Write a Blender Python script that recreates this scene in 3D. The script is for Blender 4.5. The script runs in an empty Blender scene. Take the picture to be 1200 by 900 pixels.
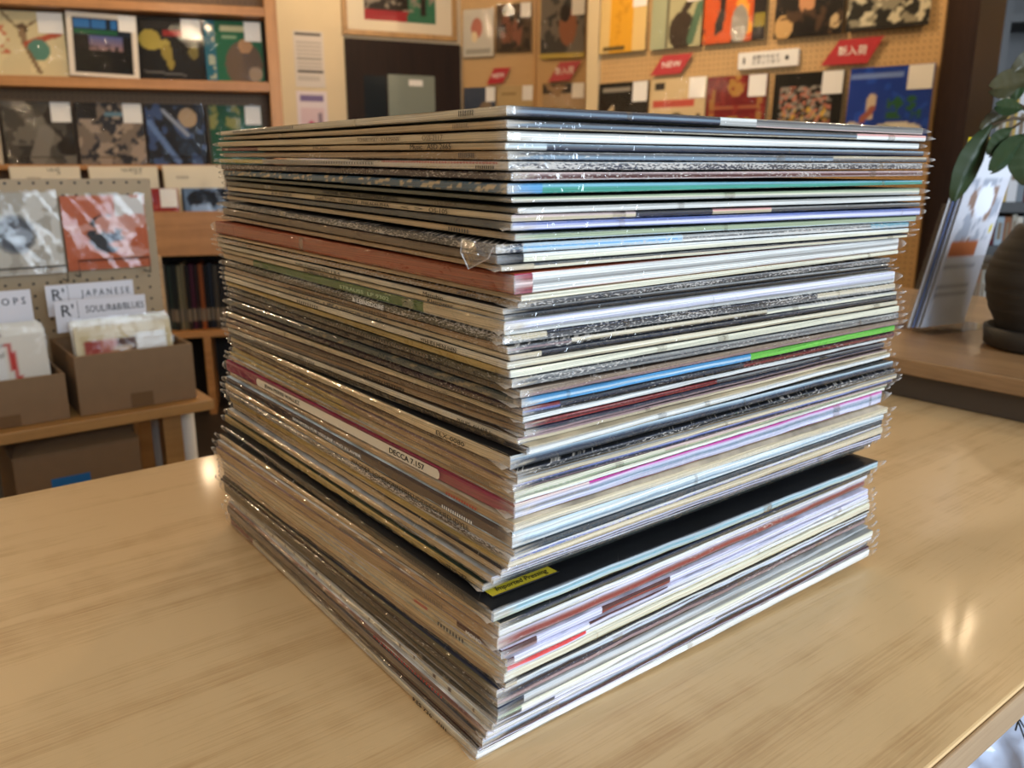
import bpy, bmesh, math, random
from mathutils import Vector, Matrix
random.seed(7)
SC = bpy.context.scene
COL = SC.collection

# ------------------------------------------------------------------ camera
FPX, PITCH, CAMZ, COUNTER_Z = 975.0, math.radians(14.41), 1.15, 0.90
cd = bpy.data.cameras.new('camera'); cam = bpy.data.objects.new('camera', cd); COL.objects.link(cam)
cam.location = (0, 0, CAMZ); cam.rotation_euler = (math.pi / 2 - PITCH, 0, 0)
cd.sensor_width = 36; cd.lens = FPX / 1200 * 36; cd.clip_start = 0.02
cd.dof.use_dof = True; cd.dof.focus_distance = 0.40; cd.dof.aperture_fstop = 14
SC.camera = cam
SC.view_settings.view_transform = 'Standard'; SC.view_settings.look = 'None'
SC.view_settings.gamma = 1; SC.view_settings.exposure = 0.0
SC.cycles.transparent_max_bounces = 40
SC.cycles.max_bounces = 8

# ------------------------------------------------------------------ light
w = bpy.data.worlds.new('sky'); SC.world = w; w.use_nodes = True
w.node_tree.nodes['Background'].inputs[0].default_value = (0.62, 0.78, 1.0, 1)
w.node_tree.nodes['Background'].inputs[1].default_value = 1.2


def area(name, loc, target, sx, sy, power, colour):
    l = bpy.data.lights.new(name, 'AREA'); l.shape = 'RECTANGLE'; l.size = sx; l.size_y = sy
    l.energy = power; l.color = colour
    o = bpy.data.objects.new(name, l); COL.objects.link(o); o.location = loc
    o.rotation_euler = (Vector(target) - Vector(loc)).to_track_quat('-Z', 'Y').to_euler()
    return o


def lamp(name, loc, power, colour=(1.0, 0.75, 0.48), r=0.05):
    l = bpy.data.lights.new(name, 'POINT'); l.energy = power; l.color = colour; l.shadow_soft_size = r
    o = bpy.data.objects.new(name, l); COL.objects.link(o); o.location = loc
    return o


area('window_daylight', (1.75, -1.60, 1.6), (0.1, 0.45, 1.0), 2.2, 1.6, 126, (0.75, 0.87, 1.0))
lamp('pendant_lamp_warm', (-1.35, 3.5, 1.95), 5.5, r=0.03)
lamp('ceiling_lamp_warm', (-0.9, 5.2, 2.6), 19)  # added unseen lamp, keeps warm ambient light on the plaster and door
lamp('ceiling_lamp_warm', (1.86, 3.11, 2.5), 22)
lamp('ceiling_lamp_warm', (-2.2, 2.6, 2.5), 20)
lamp('ceiling_lamp_warm', (-1.6, -0.6, 2.5), 16)
lamp('ceiling_lamp_warm', (0.3, 3.6, 2.55), 44)

# ------------------------------------------------------------------ pixel <-> place
cp, sp = math.cos(PITCH), math.sin(PITCH)
CAM = Vector((0, 0, CAMZ))


def ray(px, py):
    return Vector((px - 600, FPX * cp + (450 - py) * sp, -FPX * sp + (450 - py) * cp))


def on_z(px, py, z):
    d = ray(px, py); return CAM + d * ((z - CAMZ) / d.z)


def at_depth(px, py, D):
    d = ray(px, py); return CAM + d * (D / d.y)


def z_for(Y, py):                       # height over the camera at forward distance Y that shows at row py
    k = (450 - py) / FPX
    return CAMZ + Y * (k * cp - sp) / (cp + k * sp)


class Plane:                            # an upright plane through P0 running along a compass bearing
    def __init__(s, P0, bearing):
        s.P0 = Vector((P0[0], P0[1], 0)); b = math.radians(bearing); s.rot = math.radians(90 - bearing)
        s.X = Vector((math.sin(b), math.cos(b), 0)); s.Y = Vector((-math.cos(b), math.sin(b), 0))

    def sz(s, px, py, off=0.0):
        d = ray(px, py); t = (s.P0 + s.Y * off - CAM).dot(s.Y) / d.dot(s.Y); h = CAM + d * t
        return (h - s.P0).dot(s.X), h.z

    def at(s, a, off, z):
        p = s.P0 + s.X * a + s.Y * off; return Vector((p.x, p.y, z))


# ------------------------------------------------------------------ materials
def lin(h):
    r = []
    for i in (0, 2, 4):
        c = int(h[i:i + 2], 16) / 255
        r.append(c / 12.92 if c <= 0.04045 else ((c + 0.055) / 1.055) ** 2.4)
    return tuple(r)


MATS = {}


def mat(name, h, rough=0.5, metal=0.0, spec=0.5, noise=0.0, nscale=20.0, bump=0.0, stretch=(1, 1, 1)):
    if name in MATS: return MATS[name]
    m = bpy.data.materials.new(name); m.use_nodes = True; nt = m.node_tree; b = nt.nodes['Principled BSDF']
    c = lin(h); b.inputs['Base Color'].default_value = (*c, 1); b.inputs['Roughness'].default_value = rough
    b.inputs['Metallic'].default_value = metal; b.inputs['Specular IOR Level'].default_value = spec
    if noise or bump:
        tc = nt.nodes.new('ShaderNodeTexCoord'); mp = nt.nodes.new('ShaderNodeMapping'); mp.inputs['Scale'].default_value = stretch
        n = nt.nodes.new('ShaderNodeTexNoise'); n.inputs['Scale'].default_value = nscale; n.inputs['Detail'].default_value = 5
        nt.links.new(tc.outputs['Object'], mp.inputs[0]); nt.links.new(mp.outputs[0], n.inputs['Vector'])
        if noise:
            mx = nt.nodes.new('ShaderNodeMix'); mx.data_type = 'RGBA'
            mx.inputs[6].default_value = (*[v * (1 - noise) for v in c], 1); mx.inputs[7].default_value = (*[min(1, v * (1 + noise)) for v in c], 1)
            nt.links.new(n.outputs[0], mx.inputs[0]); nt.links.new(mx.outputs[2], b.inputs['Base Color'])
        if bump:
            bp = nt.nodes.new('ShaderNodeBump'); bp.inputs['Strength'].default_value = bump; bp.inputs['Distance'].default_value = 0.002
            nt.links.new(n.outputs[0], bp.inputs['Height']); nt.links.new(bp.outputs[0], b.inputs['Normal'])
    MATS[name] = m; return m


def wood(name, dark, light, scale=(1.2, 22, 22), rough=0.4, coat=0.0, fine=0.5, spec=0.5):
    if name in MATS: return MATS[name]
    m = bpy.data.materials.new(name); m.use_nodes = True; nt = m.node_tree; b = nt.nodes['Principled BSDF']
    N = nt.nodes.new; L = nt.links.new
    tc = N('ShaderNodeTexCoord'); mp = N('ShaderNodeMapping'); mp.inputs['Scale'].default_value = scale
    n1 = N('ShaderNodeTexNoise'); n1.inputs['Scale'].default_value = 1.0; n1.inputs['Detail'].default_value = 6; n1.inputs['Distortion'].default_value = 0.4
    mp2 = N('ShaderNodeMapping'); mp2.inputs['Scale'].default_value = (scale[0] * 9, scale[1] * 14, scale[2] * 14)
    n2 = N('ShaderNodeTexNoise'); n2.inputs['Scale'].default_value = 1.0; n2.inputs['Detail'].default_value = 3
    mp3 = N('ShaderNodeMapping'); mp3.inputs['Scale'].default_value = (scale[0] * 22, scale[1] * 0.5, scale[2] * 0.5)
    n3 = N('ShaderNodeTexNoise'); n3.inputs['Scale'].default_value = 1.0; n3.inputs['Detail'].default_value = 2
    for q, n in ((mp, n1), (mp2, n2), (mp3, n3)):
        L(tc.outputs['Object'], q.inputs[0]); L(q.outputs[0], n.inputs['Vector'])
    a = N('ShaderNodeMath'); a.operation = 'MULTIPLY_ADD'; a.inputs[1].default_value = fine; L(n2.outputs[0], a.inputs[0]); L(n1.outputs[0], a.inputs[2])
    a2 = N('ShaderNodeMath'); a2.operation = 'MULTIPLY_ADD'; a2.inputs[1].default_value = fine * 0.5; L(n3.outputs[0], a2.inputs[0]); L(a.outputs[0], a2.inputs[2])
    r = N('ShaderNodeValToRGB'); mid = 0.5 + fine * 0.75
    r.color_ramp.elements[0].position = (mid - 0.28) / 1.0 * 0.8; r.color_ramp.elements[1].position = min(1, (mid + 0.22))
    mn = N('ShaderNodeMath'); mn.operation = 'MULTIPLY'; mn.inputs[1].default_value = 1.0
    L(a2.outputs[0], mn.inputs[0]); L(mn.outputs[0], r.inputs[0])
    r.color_ramp.elements[0].color = (*lin(dark), 1); r.color_ramp.elements[1].color = (*lin(light), 1)
    L(r.outputs[0], b.inputs['Base Color']); b.inputs['Roughness'].default_value = rough; b.inputs['Specular IOR Level'].default_value = spec
    b.inputs['Coat Weight'].default_value = coat; b.inputs['Coat Roughness'].default_value = 0.10
    bp = N('ShaderNodeBump'); bp.inputs['Strength'].default_value = 0.12; bp.inputs['Distance'].default_value = 0.001
    L(a2.outputs[0], bp.inputs['Height']); L(bp.outputs[0], b.inputs['Normal'])
    MATS[name] = m; return m


def print_mat(name, wear=False, rough=0.5):
    if name in MATS: return MATS[name]
    m = bpy.data.materials.new(name); m.use_nodes = True; nt = m.node_tree; b = nt.nodes['Principled BSDF']
    N = nt.nodes.new; L = nt.links.new
    at = N('ShaderNodeAttribute'); at.attribute_name = 'Col'
    b.inputs['Roughness'].default_value = rough; b.inputs['Specular IOR Level'].default_value = 0.35 if wear else 0.1
    if not wear:
        L(at.outputs['Color'], b.inputs['Base Color'])
    else:
        wa = N('ShaderNodeAttribute'); wa.attribute_name = 'wear'; wa.attribute_type = 'OBJECT'
        sd = N('ShaderNodeObjectInfo')
        tc = N('ShaderNodeTexCoord'); sv = N('ShaderNodeSeparateXYZ'); L(tc.outputs['Object'], sv.inputs[0])
        ad = N('ShaderNodeMath'); ad.operation = 'SUBTRACT'; L(sv.outputs[0], ad.inputs[0]); L(sv.outputs[1], ad.inputs[1])

        def noise(along, across, detail, off):
            cb = N('ShaderNodeCombineXYZ')
            p = N('ShaderNodeMath'); p.operation = 'MULTIPLY'; p.inputs[1].default_value = along; L(ad.outputs[0], p.inputs[0])
            q = N('ShaderNodeMath'); q.operation = 'MULTIPLY'; q.inputs[1].default_value = across; L(sv.outputs[2], q.inputs[0])
            s_ = N('ShaderNodeMath'); s_.operation = 'MULTIPLY_ADD'; s_.inputs[1].default_value = 40; s_.inputs[2].default_value = off; L(sd.outputs['Random'], s_.inputs[0])
            L(p.outputs[0], cb.inputs[0]); L(q.outputs[0], cb.inputs[1]); L(s_.outputs[0], cb.inputs[2])
            n = N('ShaderNodeTexNoise'); n.inputs['Scale'].default_value = 1; n.inputs['Detail'].default_value = detail
            L(cb.outputs[0], n.inputs['Vector']); return n
        n1 = noise(520, 1500, 5, 0)       # chipped paper flecks
        n2 = noise(7, 2200, 3, 5)        # long layers of board and film
        n3 = noise(22, 260, 3, 9)
        su = N('ShaderNodeMath'); su.operation = 'MULTIPLY_ADD'; su.inputs[1].default_value = 0.45; L(n3.outputs[0], su.inputs[0]); L(n1.outputs[0], su.inputs[2])
        th = N('ShaderNodeMath'); th.operation = 'MULTIPLY_ADD'; th.inputs[1].default_value = -0.42; th.inputs[2].default_value = 1.05; L(wa.outputs['Fac'], th.inputs[0])
        mr = N('ShaderNodeMapRange'); mr.inputs['To Min'].default_value = 0; mr.inputs['To Max'].default_value = 0.8
        th2 = N('ShaderNodeMath'); th2.operation = 'ADD'; th2.inputs[1].default_value = 0.09; L(th.outputs[0], th2.inputs[0])
        L(su.outputs[0], mr.inputs['Value']); L(th.outputs[0], mr.inputs['From Min']); L(th2.outputs[0], mr.inputs['From Max'])
        st = N('ShaderNodeMapRange'); st.inputs['From Min'].default_value = 0.33; st.inputs['From Max'].default_value = 0.67
        st.inputs['To Min'].default_value = 0.55; st.inputs['To Max'].default_value = 1.15; L(n2.outputs[0], st.inputs['Value'])
        mu = N('ShaderNodeMix'); mu.data_type = 'RGBA'; mu.blend_type = 'MULTIPLY'; mu.inputs[0].default_value = 1
        L(at.outputs['Color'], mu.inputs[6]); L(st.outputs[0], mu.inputs[7])
        mx = N('ShaderNodeMix'); mx.data_type = 'RGBA'; mx.inputs[7].default_value = (0.66, 0.61, 0.55, 1)
        L(mr.outputs[0], mx.inputs[0]); L(mu.outputs[2], mx.inputs[6]); L(mx.outputs[2], b.inputs['Base Color'])
        bp = N('ShaderNodeBump'); bp.inputs['Strength'].default_value = 0.35; bp.inputs['Distance'].default_value = 0.0006
        L(n2.outputs[0], bp.inputs['Height']); L(bp.outputs[0], b.inputs['Normal'])
    MATS[name] = m; return m


def film(name, gloss=0.14, rough=0.09, bump=0.25, scale=90, tint=(1, 1, 1), milky=0.0, attr=False):
    if name in MATS: return MATS[name]
    m = bpy.data.materials.new(name); m.use_nodes = True; nt = m.node_tree; N = nt.nodes.new; L = nt.links.new
    for n in list(nt.nodes):
        if n.type != 'OUTPUT_MATERIAL': nt.nodes.remove(n)
    out = [n for n in nt.nodes if n.type == 'OUTPUT_MATERIAL'][0]
    tr = N('ShaderNodeBsdfTransparent'); tr.inputs[0].default_value = (*tint, 1)
    gl = N('ShaderNodeBsdfGlossy'); gl.inputs['Roughness'].default_value = rough
    lw = N('ShaderNodeLayerWeight'); lw.inputs[0].default_value = 0.35
    mp = N('ShaderNodeMapRange'); mp.inputs['To Min'].default_value = gloss * 0.3; mp.inputs['To Max'].default_value = min(1, gloss * 3.2)
    L(lw.outputs['Facing'], mp.inputs['Value'])
    tc = N('ShaderNodeTexCoord'); no = N('ShaderNodeTexNoise'); no.inputs['Scale'].default_value = scale; no.inputs['Detail'].default_value = 3; no.inputs['Distortion'].default_value = 1.0
    oi = N('ShaderNodeObjectInfo'); vm = N('ShaderNodeVectorMath'); vm.operation = 'MULTIPLY_ADD'; vm.inputs[1].default_value = (7.3, 5.1, 3.7)
    L(oi.outputs['Random'], vm.inputs[0]); L(tc.outputs['Object'], vm.inputs[2]); L(vm.outputs[0], no.inputs['Vector'])
    bp = N('ShaderNodeBump'); bp.inputs['Strength'].default_value = bump; bp.inputs['Distance'].default_value = 0.003
    L(no.outputs[0], bp.inputs['Height']); L(bp.outputs[0], gl.inputs['Normal'])
    base = tr.outputs[0]
    if milky:
        df = N('ShaderNodeBsdfDiffuse'); df.inputs[0].default_value = (0.9, 0.92, 0.95, 1)
        m0 = N('ShaderNodeMixShader'); m0.inputs[0].default_value = milky; L(tr.outputs[0], m0.inputs[1]); L(df.outputs[0], m0.inputs[2]); base = m0.outputs[0]
    if attr:
        ca = N('ShaderNodeAttribute'); ca.attribute_name = 'Col'
        df = N('ShaderNodeBsdfDiffuse'); df.inputs[0].default_value = (0.85, 0.85, 0.85, 1)
        m1 = N('ShaderNodeMixShader'); L(ca.outputs['Fac'], m1.inputs[0]); L(base, m1.inputs[1]); L(df.outputs[0], m1.inputs[2]); base = m1.outputs[0]
    mx = N('ShaderNodeMixShader'); L(mp.outputs[0], mx.inputs[0]); L(base, mx.inputs[1]); L(gl.outputs[0], mx.inputs[2])
    L(mx.outputs[0], out.inputs['Surface'])
    MATS[name] = m; return m


def pegboard(name, h, pitch):
    if name in MATS: return MATS[name]
    m = mat(name, h, 0.6, noise=0.08, nscale=30); nt = m.node_tree; N = nt.nodes.new; L = nt.links.new; b = nt.nodes['Principled BSDF']
    src = b.inputs['Base Color'].links[0].from_socket
    tc = N('ShaderNodeTexCoord'); sv = N('ShaderNodeSeparateXYZ'); L(tc.outputs['Object'], sv.inputs[0])
    sq = []
    for k in (0, 2):
        pp = N('ShaderNodeMath'); pp.operation = 'PINGPONG'; pp.inputs[1].default_value = pitch / 2; L(sv.outputs[k], pp.inputs[0])
        s2 = N('ShaderNodeMath'); s2.operation = 'POWER'; s2.inputs[1].default_value = 2; L(pp.outputs[0], s2.inputs[0]); sq.append(s2)
    ad = N('ShaderNodeMath'); ad.operation = 'ADD'; L(sq[0].outputs[0], ad.inputs[0]); L(sq[1].outputs[0], ad.inputs[1])
    lt = N('ShaderNodeMath'); lt.operation = 'LESS_THAN'; lt.inputs[1].default_value = 0.0028 ** 2; L(ad.outputs[0], lt.inputs[0])
    mx = N('ShaderNodeMix'); mx.data_type = 'RGBA'; mx.inputs[7].default_value = (0.015, 0.01, 0.008, 1)
    L(lt.outputs[0], mx.inputs[0]); L(src, mx.inputs[6]); L(mx.outputs[2], b.inputs['Base Color'])
    return m


# ------------------------------------------------------------------ mesh building
class MB:
    def __init__(s): s.v = []; s.f = []; s.c = []

    def add(s, vs, fs, col=None):
        o = len(s.v); s.v += [tuple(x) for x in vs]; s.f += [tuple(i + o for i in f) for f in fs]
        s.c += [(col or (0.5, 0.5, 0.5))] * len(vs) if not (col and isinstance(col, list)) else col
        return s

    def box(s, a, b, col=None, bev=0.0):
        x0, y0, z0 = a; x1, y1, z1 = b
        if bev <= 0:
            return s.add([(x0, y0, z0), (x1, y0, z0), (x1, y1, z0), (x0, y1, z0), (x0, y0, z1), (x1, y0, z1), (x1, y1, z1), (x0, y1, z1)],
                         [(3, 2, 1, 0), (4, 5, 6, 7), (0, 1, 5, 4), (1, 2, 6, 5), (2, 3, 7, 6), (3, 0, 4, 7)], col)
        bm = bmesh.new(); bmesh.ops.create_cube(bm, size=1)
        for v in bm.verts:
            v.co = Vector(((x0 + x1) / 2 + v.co.x * (x1 - x0), (y0 + y1) / 2 + v.co.y * (y1 - y0), (z0 + z1) / 2 + v.co.z * (z1 - z0)))
        bmesh.ops.bevel(bm, geom=list(bm.edges), offset=bev, segments=2, affect='EDGES', profile=0.5)
        bm.verts.index_update(); s.add([v.co for v in bm.verts], [[v.index for v in f.verts] for f in bm.faces], col); bm.free(); return s

    def tube(s, pts, r, n=8, col=None, cap=True):
        pts = [Vector(p) for p in pts]; rs = r if isinstance(r, (list, tuple)) else [r] * len(pts); vs = []; fs = []
        ref = None
        for i, p in enumerate(pts):
            t = (pts[min(i + 1, len(pts) - 1)] - pts[max(i - 1, 0)]).normalized()
            if ref is None:
                ref = t.orthogonal().normalized()
            ref = (ref - t * ref.dot(t)).normalized(); q = t.cross(ref)
            for k in range(n):
                a = 2 * math.pi * k / n; vs.append(p + (ref * math.cos(a) + q * math.sin(a)) * rs[i])
        for i in range(len(pts) - 1):
            for k in range(n):
                fs.append((i * n + k, i * n + (k + 1) % n, (i + 1) * n + (k + 1) % n, (i + 1) * n + k))
        if cap: fs += [tuple(range(n - 1, -1, -1)), tuple(range((len(pts) - 1) * n, len(pts) * n))]
        return s.add(vs, fs, col)

    def lathe(s, prof, n=40, col=None):
        vs = []; fs = []
        for r, z in prof:
            for k in range(n): a = 2 * math.pi * k / n; vs.append((r * math.cos(a), r * math.sin(a), z))
        for i in range(len(prof) - 1):
            for k in range(n): fs.append((i * n + k, i * n + (k + 1) % n, (i + 1) * n + (k + 1) % n, (i + 1) * n + k))
        fs.append(tuple(range(n - 1, -1, -1))); return s.add(vs, fs, col)

    def grid(s, fn, nu, nv, colfn=None):
        vs = []; cs = []; fs = []
        for j in range(nv + 1):
            for i in range(nu + 1):
                u, v = i / nu, j / nv; vs.append(fn(u, v)); cs.append(colfn(u, v) if colfn else (0.5, 0.5, 0.5))
        for j in range(nv):
            for i in range(nu):
                a = j * (nu + 1) + i; fs.append((a, a + 1, a + nu + 2, a + nu + 1))
        return s.add(vs, fs, cs)

    def build(s, name, material, parent=None, smooth=False, loc=None, rotz=0.0):
        me = bpy.data.meshes.new(name); me.from_pydata(s.v, [], s.f)
        at = me.color_attributes.new('Col', 'FLOAT_COLOR', 'POINT')
        at.data.foreach_set('color', [x for c in s.c for x in (*c, 1.0)])
        me.materials.append(material)
        if smooth: me.polygons.foreach_set('use_smooth', [True] * len(me.polygons))
        me.update()
        o = bpy.data.objects.new(name, me); COL.objects.link(o)
        if parent: o.parent = parent
        if loc is not None: o.location = loc
        o.rotation_euler.z = rotz
        return o


def tag(o, label, cat, group=None, kind=None):
    o['label'] = label; o['category'] = cat
    if group: o['group'] = group
    if kind: o['kind'] = kind
    return o


def struct(o, label=None):
    o['kind'] = 'structure'
    if label: o['label'] = label
    return o


def thing(name, label, cat, loc, rotz=0.0, group=None):
    o = bpy.data.objects.new(name, None); COL.objects.link(o); o.location = loc; o.rotation_euler.z = rotz; o.empty_display_size = 0.05
    return tag(o, label, cat, group)


def text_mesh(name, body, size, material, parent, matrix, align='CENTER', shear=0.0, xscale=1.0, width=None, bold=0.0):
    cu = bpy.data.curves.new(name, 'FONT'); cu.body = body; cu.size = size; cu.align_x = align; cu.align_y = 'CENTER'
    cu.shear = shear; cu.extrude = 0.00004; cu.offset = bold; cu.resolution_u = 2
    t = bpy.data.objects.new(name, cu); COL.objects.link(t); bpy.context.view_layer.update()
    me = bpy.data.meshes.new_from_object(t.evaluated_get(bpy.context.evaluated_depsgraph_get())); bpy.data.objects.remove(t)
    xs = [v.co.x for v in me.vertices]
    k = xscale
    if width and xs and max(xs) > min(xs): k = width / (max(xs) - min(xs))
    for v in me.vertices: v.co.x *= k
    me.materials.clear(); me.materials.append(material)
    o = bpy.data.objects.new(name, me); COL.objects.link(o); o.parent = parent; o.matrix_local = matrix
    return o


INK = mat('black_ink', '1a1714', 0.6); INKW = mat('white_ink', 'e9e4d8', 0.6); INKRED = mat('red_ink', 'b03a30', 0.6); INKG = mat('pale_green_ink', 'b9c49a', 0.6)
INKFADE = mat('faded_brown_ink', '7d6a52', 0.6); INKGREY = mat('grey_ink', '55504a', 0.6)
PAPER = mat('white_paper', 'e4e0d8', 0.7); CREAMP = mat('cream_paper', 'dccfb4', 0.7)

# ================================================================== SETTING
BL = 52.0                                # the counter and the stack run along this bearing
lb = math.radians(BL)
RD = Vector((math.sin(lb), math.cos(lb), 0)); LD = Vector((-math.cos(lb), math.sin(lb), 0)); ROT = math.radians(90 - BL)

YW0 = -2.41
fl = MB().box((-4.2, YW0, -0.05), (4.2, 8.0, 0.0)).build('floor', mat('dark_floor', '2b241f', 0.5, noise=0.2, nscale=3)); struct(fl)
ce = MB().box((-4.2, YW0, 2.75), (4.2, 8.0, 2.8)).build('ceiling', mat('ceiling_paint', 'cfc0a6', 0.9)); struct(ce)
wl = MB().box((-4.25, YW0, 0), (-4.2, 8.0, 2.75)).build('wall_left', mat('plaster', 'd9c6a2', 0.9, noise=0.04, nscale=6)); struct(wl)
wr = MB().box((4.2, YW0, 0), (4.25, 8.0, 2.75)).build('wall_right', MATS['plaster']); struct(wr)
YW = -2.35
struct(MB().box((-4.2, YW - .06, 0), (-0.3, YW, 2.75)).build('wall_front', MATS['plaster']))
struct(MB().box((-0.3, YW - .06, 0), (4.2, YW, 0.55)).build('wall_front_sill', MATS['plaster']))
struct(MB().box((-0.3, YW - .06, 2.5), (4.2, YW, 2.75)).build('wall_front_lintel', MATS['plaster']))
WFR = mat('window_frame_paint', '3a2c22', .5)
win = thing('window_1', 'wide shop window in the front wall behind the camera', 'window', (0, YW, 0)); win['kind'] = 'structure'
for xx in (-0.3, 1.2, 2.7, 4.14):
    MB().box((xx, -.05, .55), (xx + .06, .01, 2.5)).build('window_post', WFR, win)
MB().box((-0.24, -.03, .56), (4.14, -.025, 2.49)).build('window_pane', film('window_glass', .06, .03, 0, 1), win)

# counter -------------------------------------------------------------------
WOODC = wood('counter_laminate', 'ac8556', 'cfae7f', (2.6, 55, 55), 0.42, 0.16, 0.62, 0.3)
n0 = on_z(562, 889, COUNTER_Z)


def uv(P):                               # counter coordinates of a point
    d = Vector((P[0], P[1], 0)) - Vector((n0.x, n0.y, 0)); return d.dot(RD), d.dot(LD)


vfar = sum(uv(on_z(x, y, COUNTER_Z))[1] for x, y in ((0, 583), (262, 531))) / 2
vnear = sum(uv(on_z(x, y, COUNTER_Z))[1] for x, y in ((1100, 893), (1200, 797))) / 2
uled = sum(uv(on_z(x, y, COUNTER_Z))[0] for x, y in ((1050, 463), (1200, 497))) / 2
ct = thing('counter', 'long pale wooden shop counter carrying the tall stack of records', 'counter', (n0.x, n0.y, 0), ROT)
MB().box((-1.3, vnear, COUNTER_Z - 0.018), (uled + 0.55, vfar, COUNTER_Z), bev=0.0012).build('countertop', WOODC, ct)
MB().box((-1.3, vnear - 0.0022, COUNTER_Z - 0.018), (uled + 0.55, vnear - 0.0002, COUNTER_Z - 0.0016), bev=0.0007).build('edge_band', wood('edge_laminate', '96795c', 'b39878', (1.5, 30, 30), 0.45), ct)
MB().box((-1.25, vnear + 0.42, 0.0), (uled + 0.50, vfar - 0.03, COUNTER_Z - 0.020)).build('cabinet', wood('cabinet_laminate', '8d6a42', 'b08d5f', (1.5, 20, 20), 0.5), ct)

MB().box((-1.25, vnear + 0.0, 0.50), (uled + 0.50, vnear + 0.418, 0.52)).build('lower_shelf', MATS['cabinet_laminate'], ct)
MB().box((uled + 0.47, vnear + 0.04, 0.0), (uled + 0.50, vnear + 0.418, 0.498)).build('end_panel', MATS['cabinet_laminate'], ct)

# raised ledge --------------------------------------------------------------
PLED = Plane(on_z(1200, 497, COUNTER_Z), BL + 90)
z_lt = PLED.sz(1200, 446, -0.012)[1]; z_lb = PLED.sz(1200, 467, -0.012)[1]
WOODL = wood('ledge_oak', '6f5236', '9c7a55', (24, 1.8, 24), 0.4, 0.1, 0.5)
le = thing('raised_ledge', 'brown wooden display ledge raised at the far end of the counter', 'ledge', (n0.x, n0.y, COUNTER_Z), ROT)
MB().box((uled - 0.012, vnear, z_lb - COUNTER_Z), (uled + 0.55, 0.62, z_lt - COUNTER_Z), bev=0.002).build('slab', WOODL, le)
MB().box((uled, vnear + 0.01, 0.001), (uled + 0.54, 0.60, z_lb - COUNTER_Z)).build('plinth', mat('dark_plinth', '463a2e', 0.6, noise=0.1), le)

# ================================================================== THE STACK
P = dict(cream='e2d6bc', cream2='d9c39c', tan='c6a97f', tan2='b29069', yel='b79a55', brown='6e5640', dkb='43352a', olive='4b4738', maroon='4c2328', slate='424b52',
         navy='2a3144', black='17181b', dgrey='4b4d52', grey='8d8d8b', lgrey='b6b6b2', white='efefea', lav='dadaf0', ice='cddfe8', sky='549bcc', teal='3c9c8a', peri='6a7bb8',
         sage='a3b192', rust='a9502c', green='5b7a3c', lime='74c552', mag='c42f98', crim='9c1f4b', taupe='8b7867', mauve='9b8082', pink='e3a6a2', red='e43a3e', ivory='e9e5cd',
         beige='cfc0a2', gold='c9b640', aqua='77b2c2', aub='3a2630', dgrn='3b463c', redb='8a3030', steel='7f95a6', silver='c3c6c8', dolv='5a5138', pinkw='e9cfc9')
for k_ in P: P[k_] = lin(P[k_])
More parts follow.
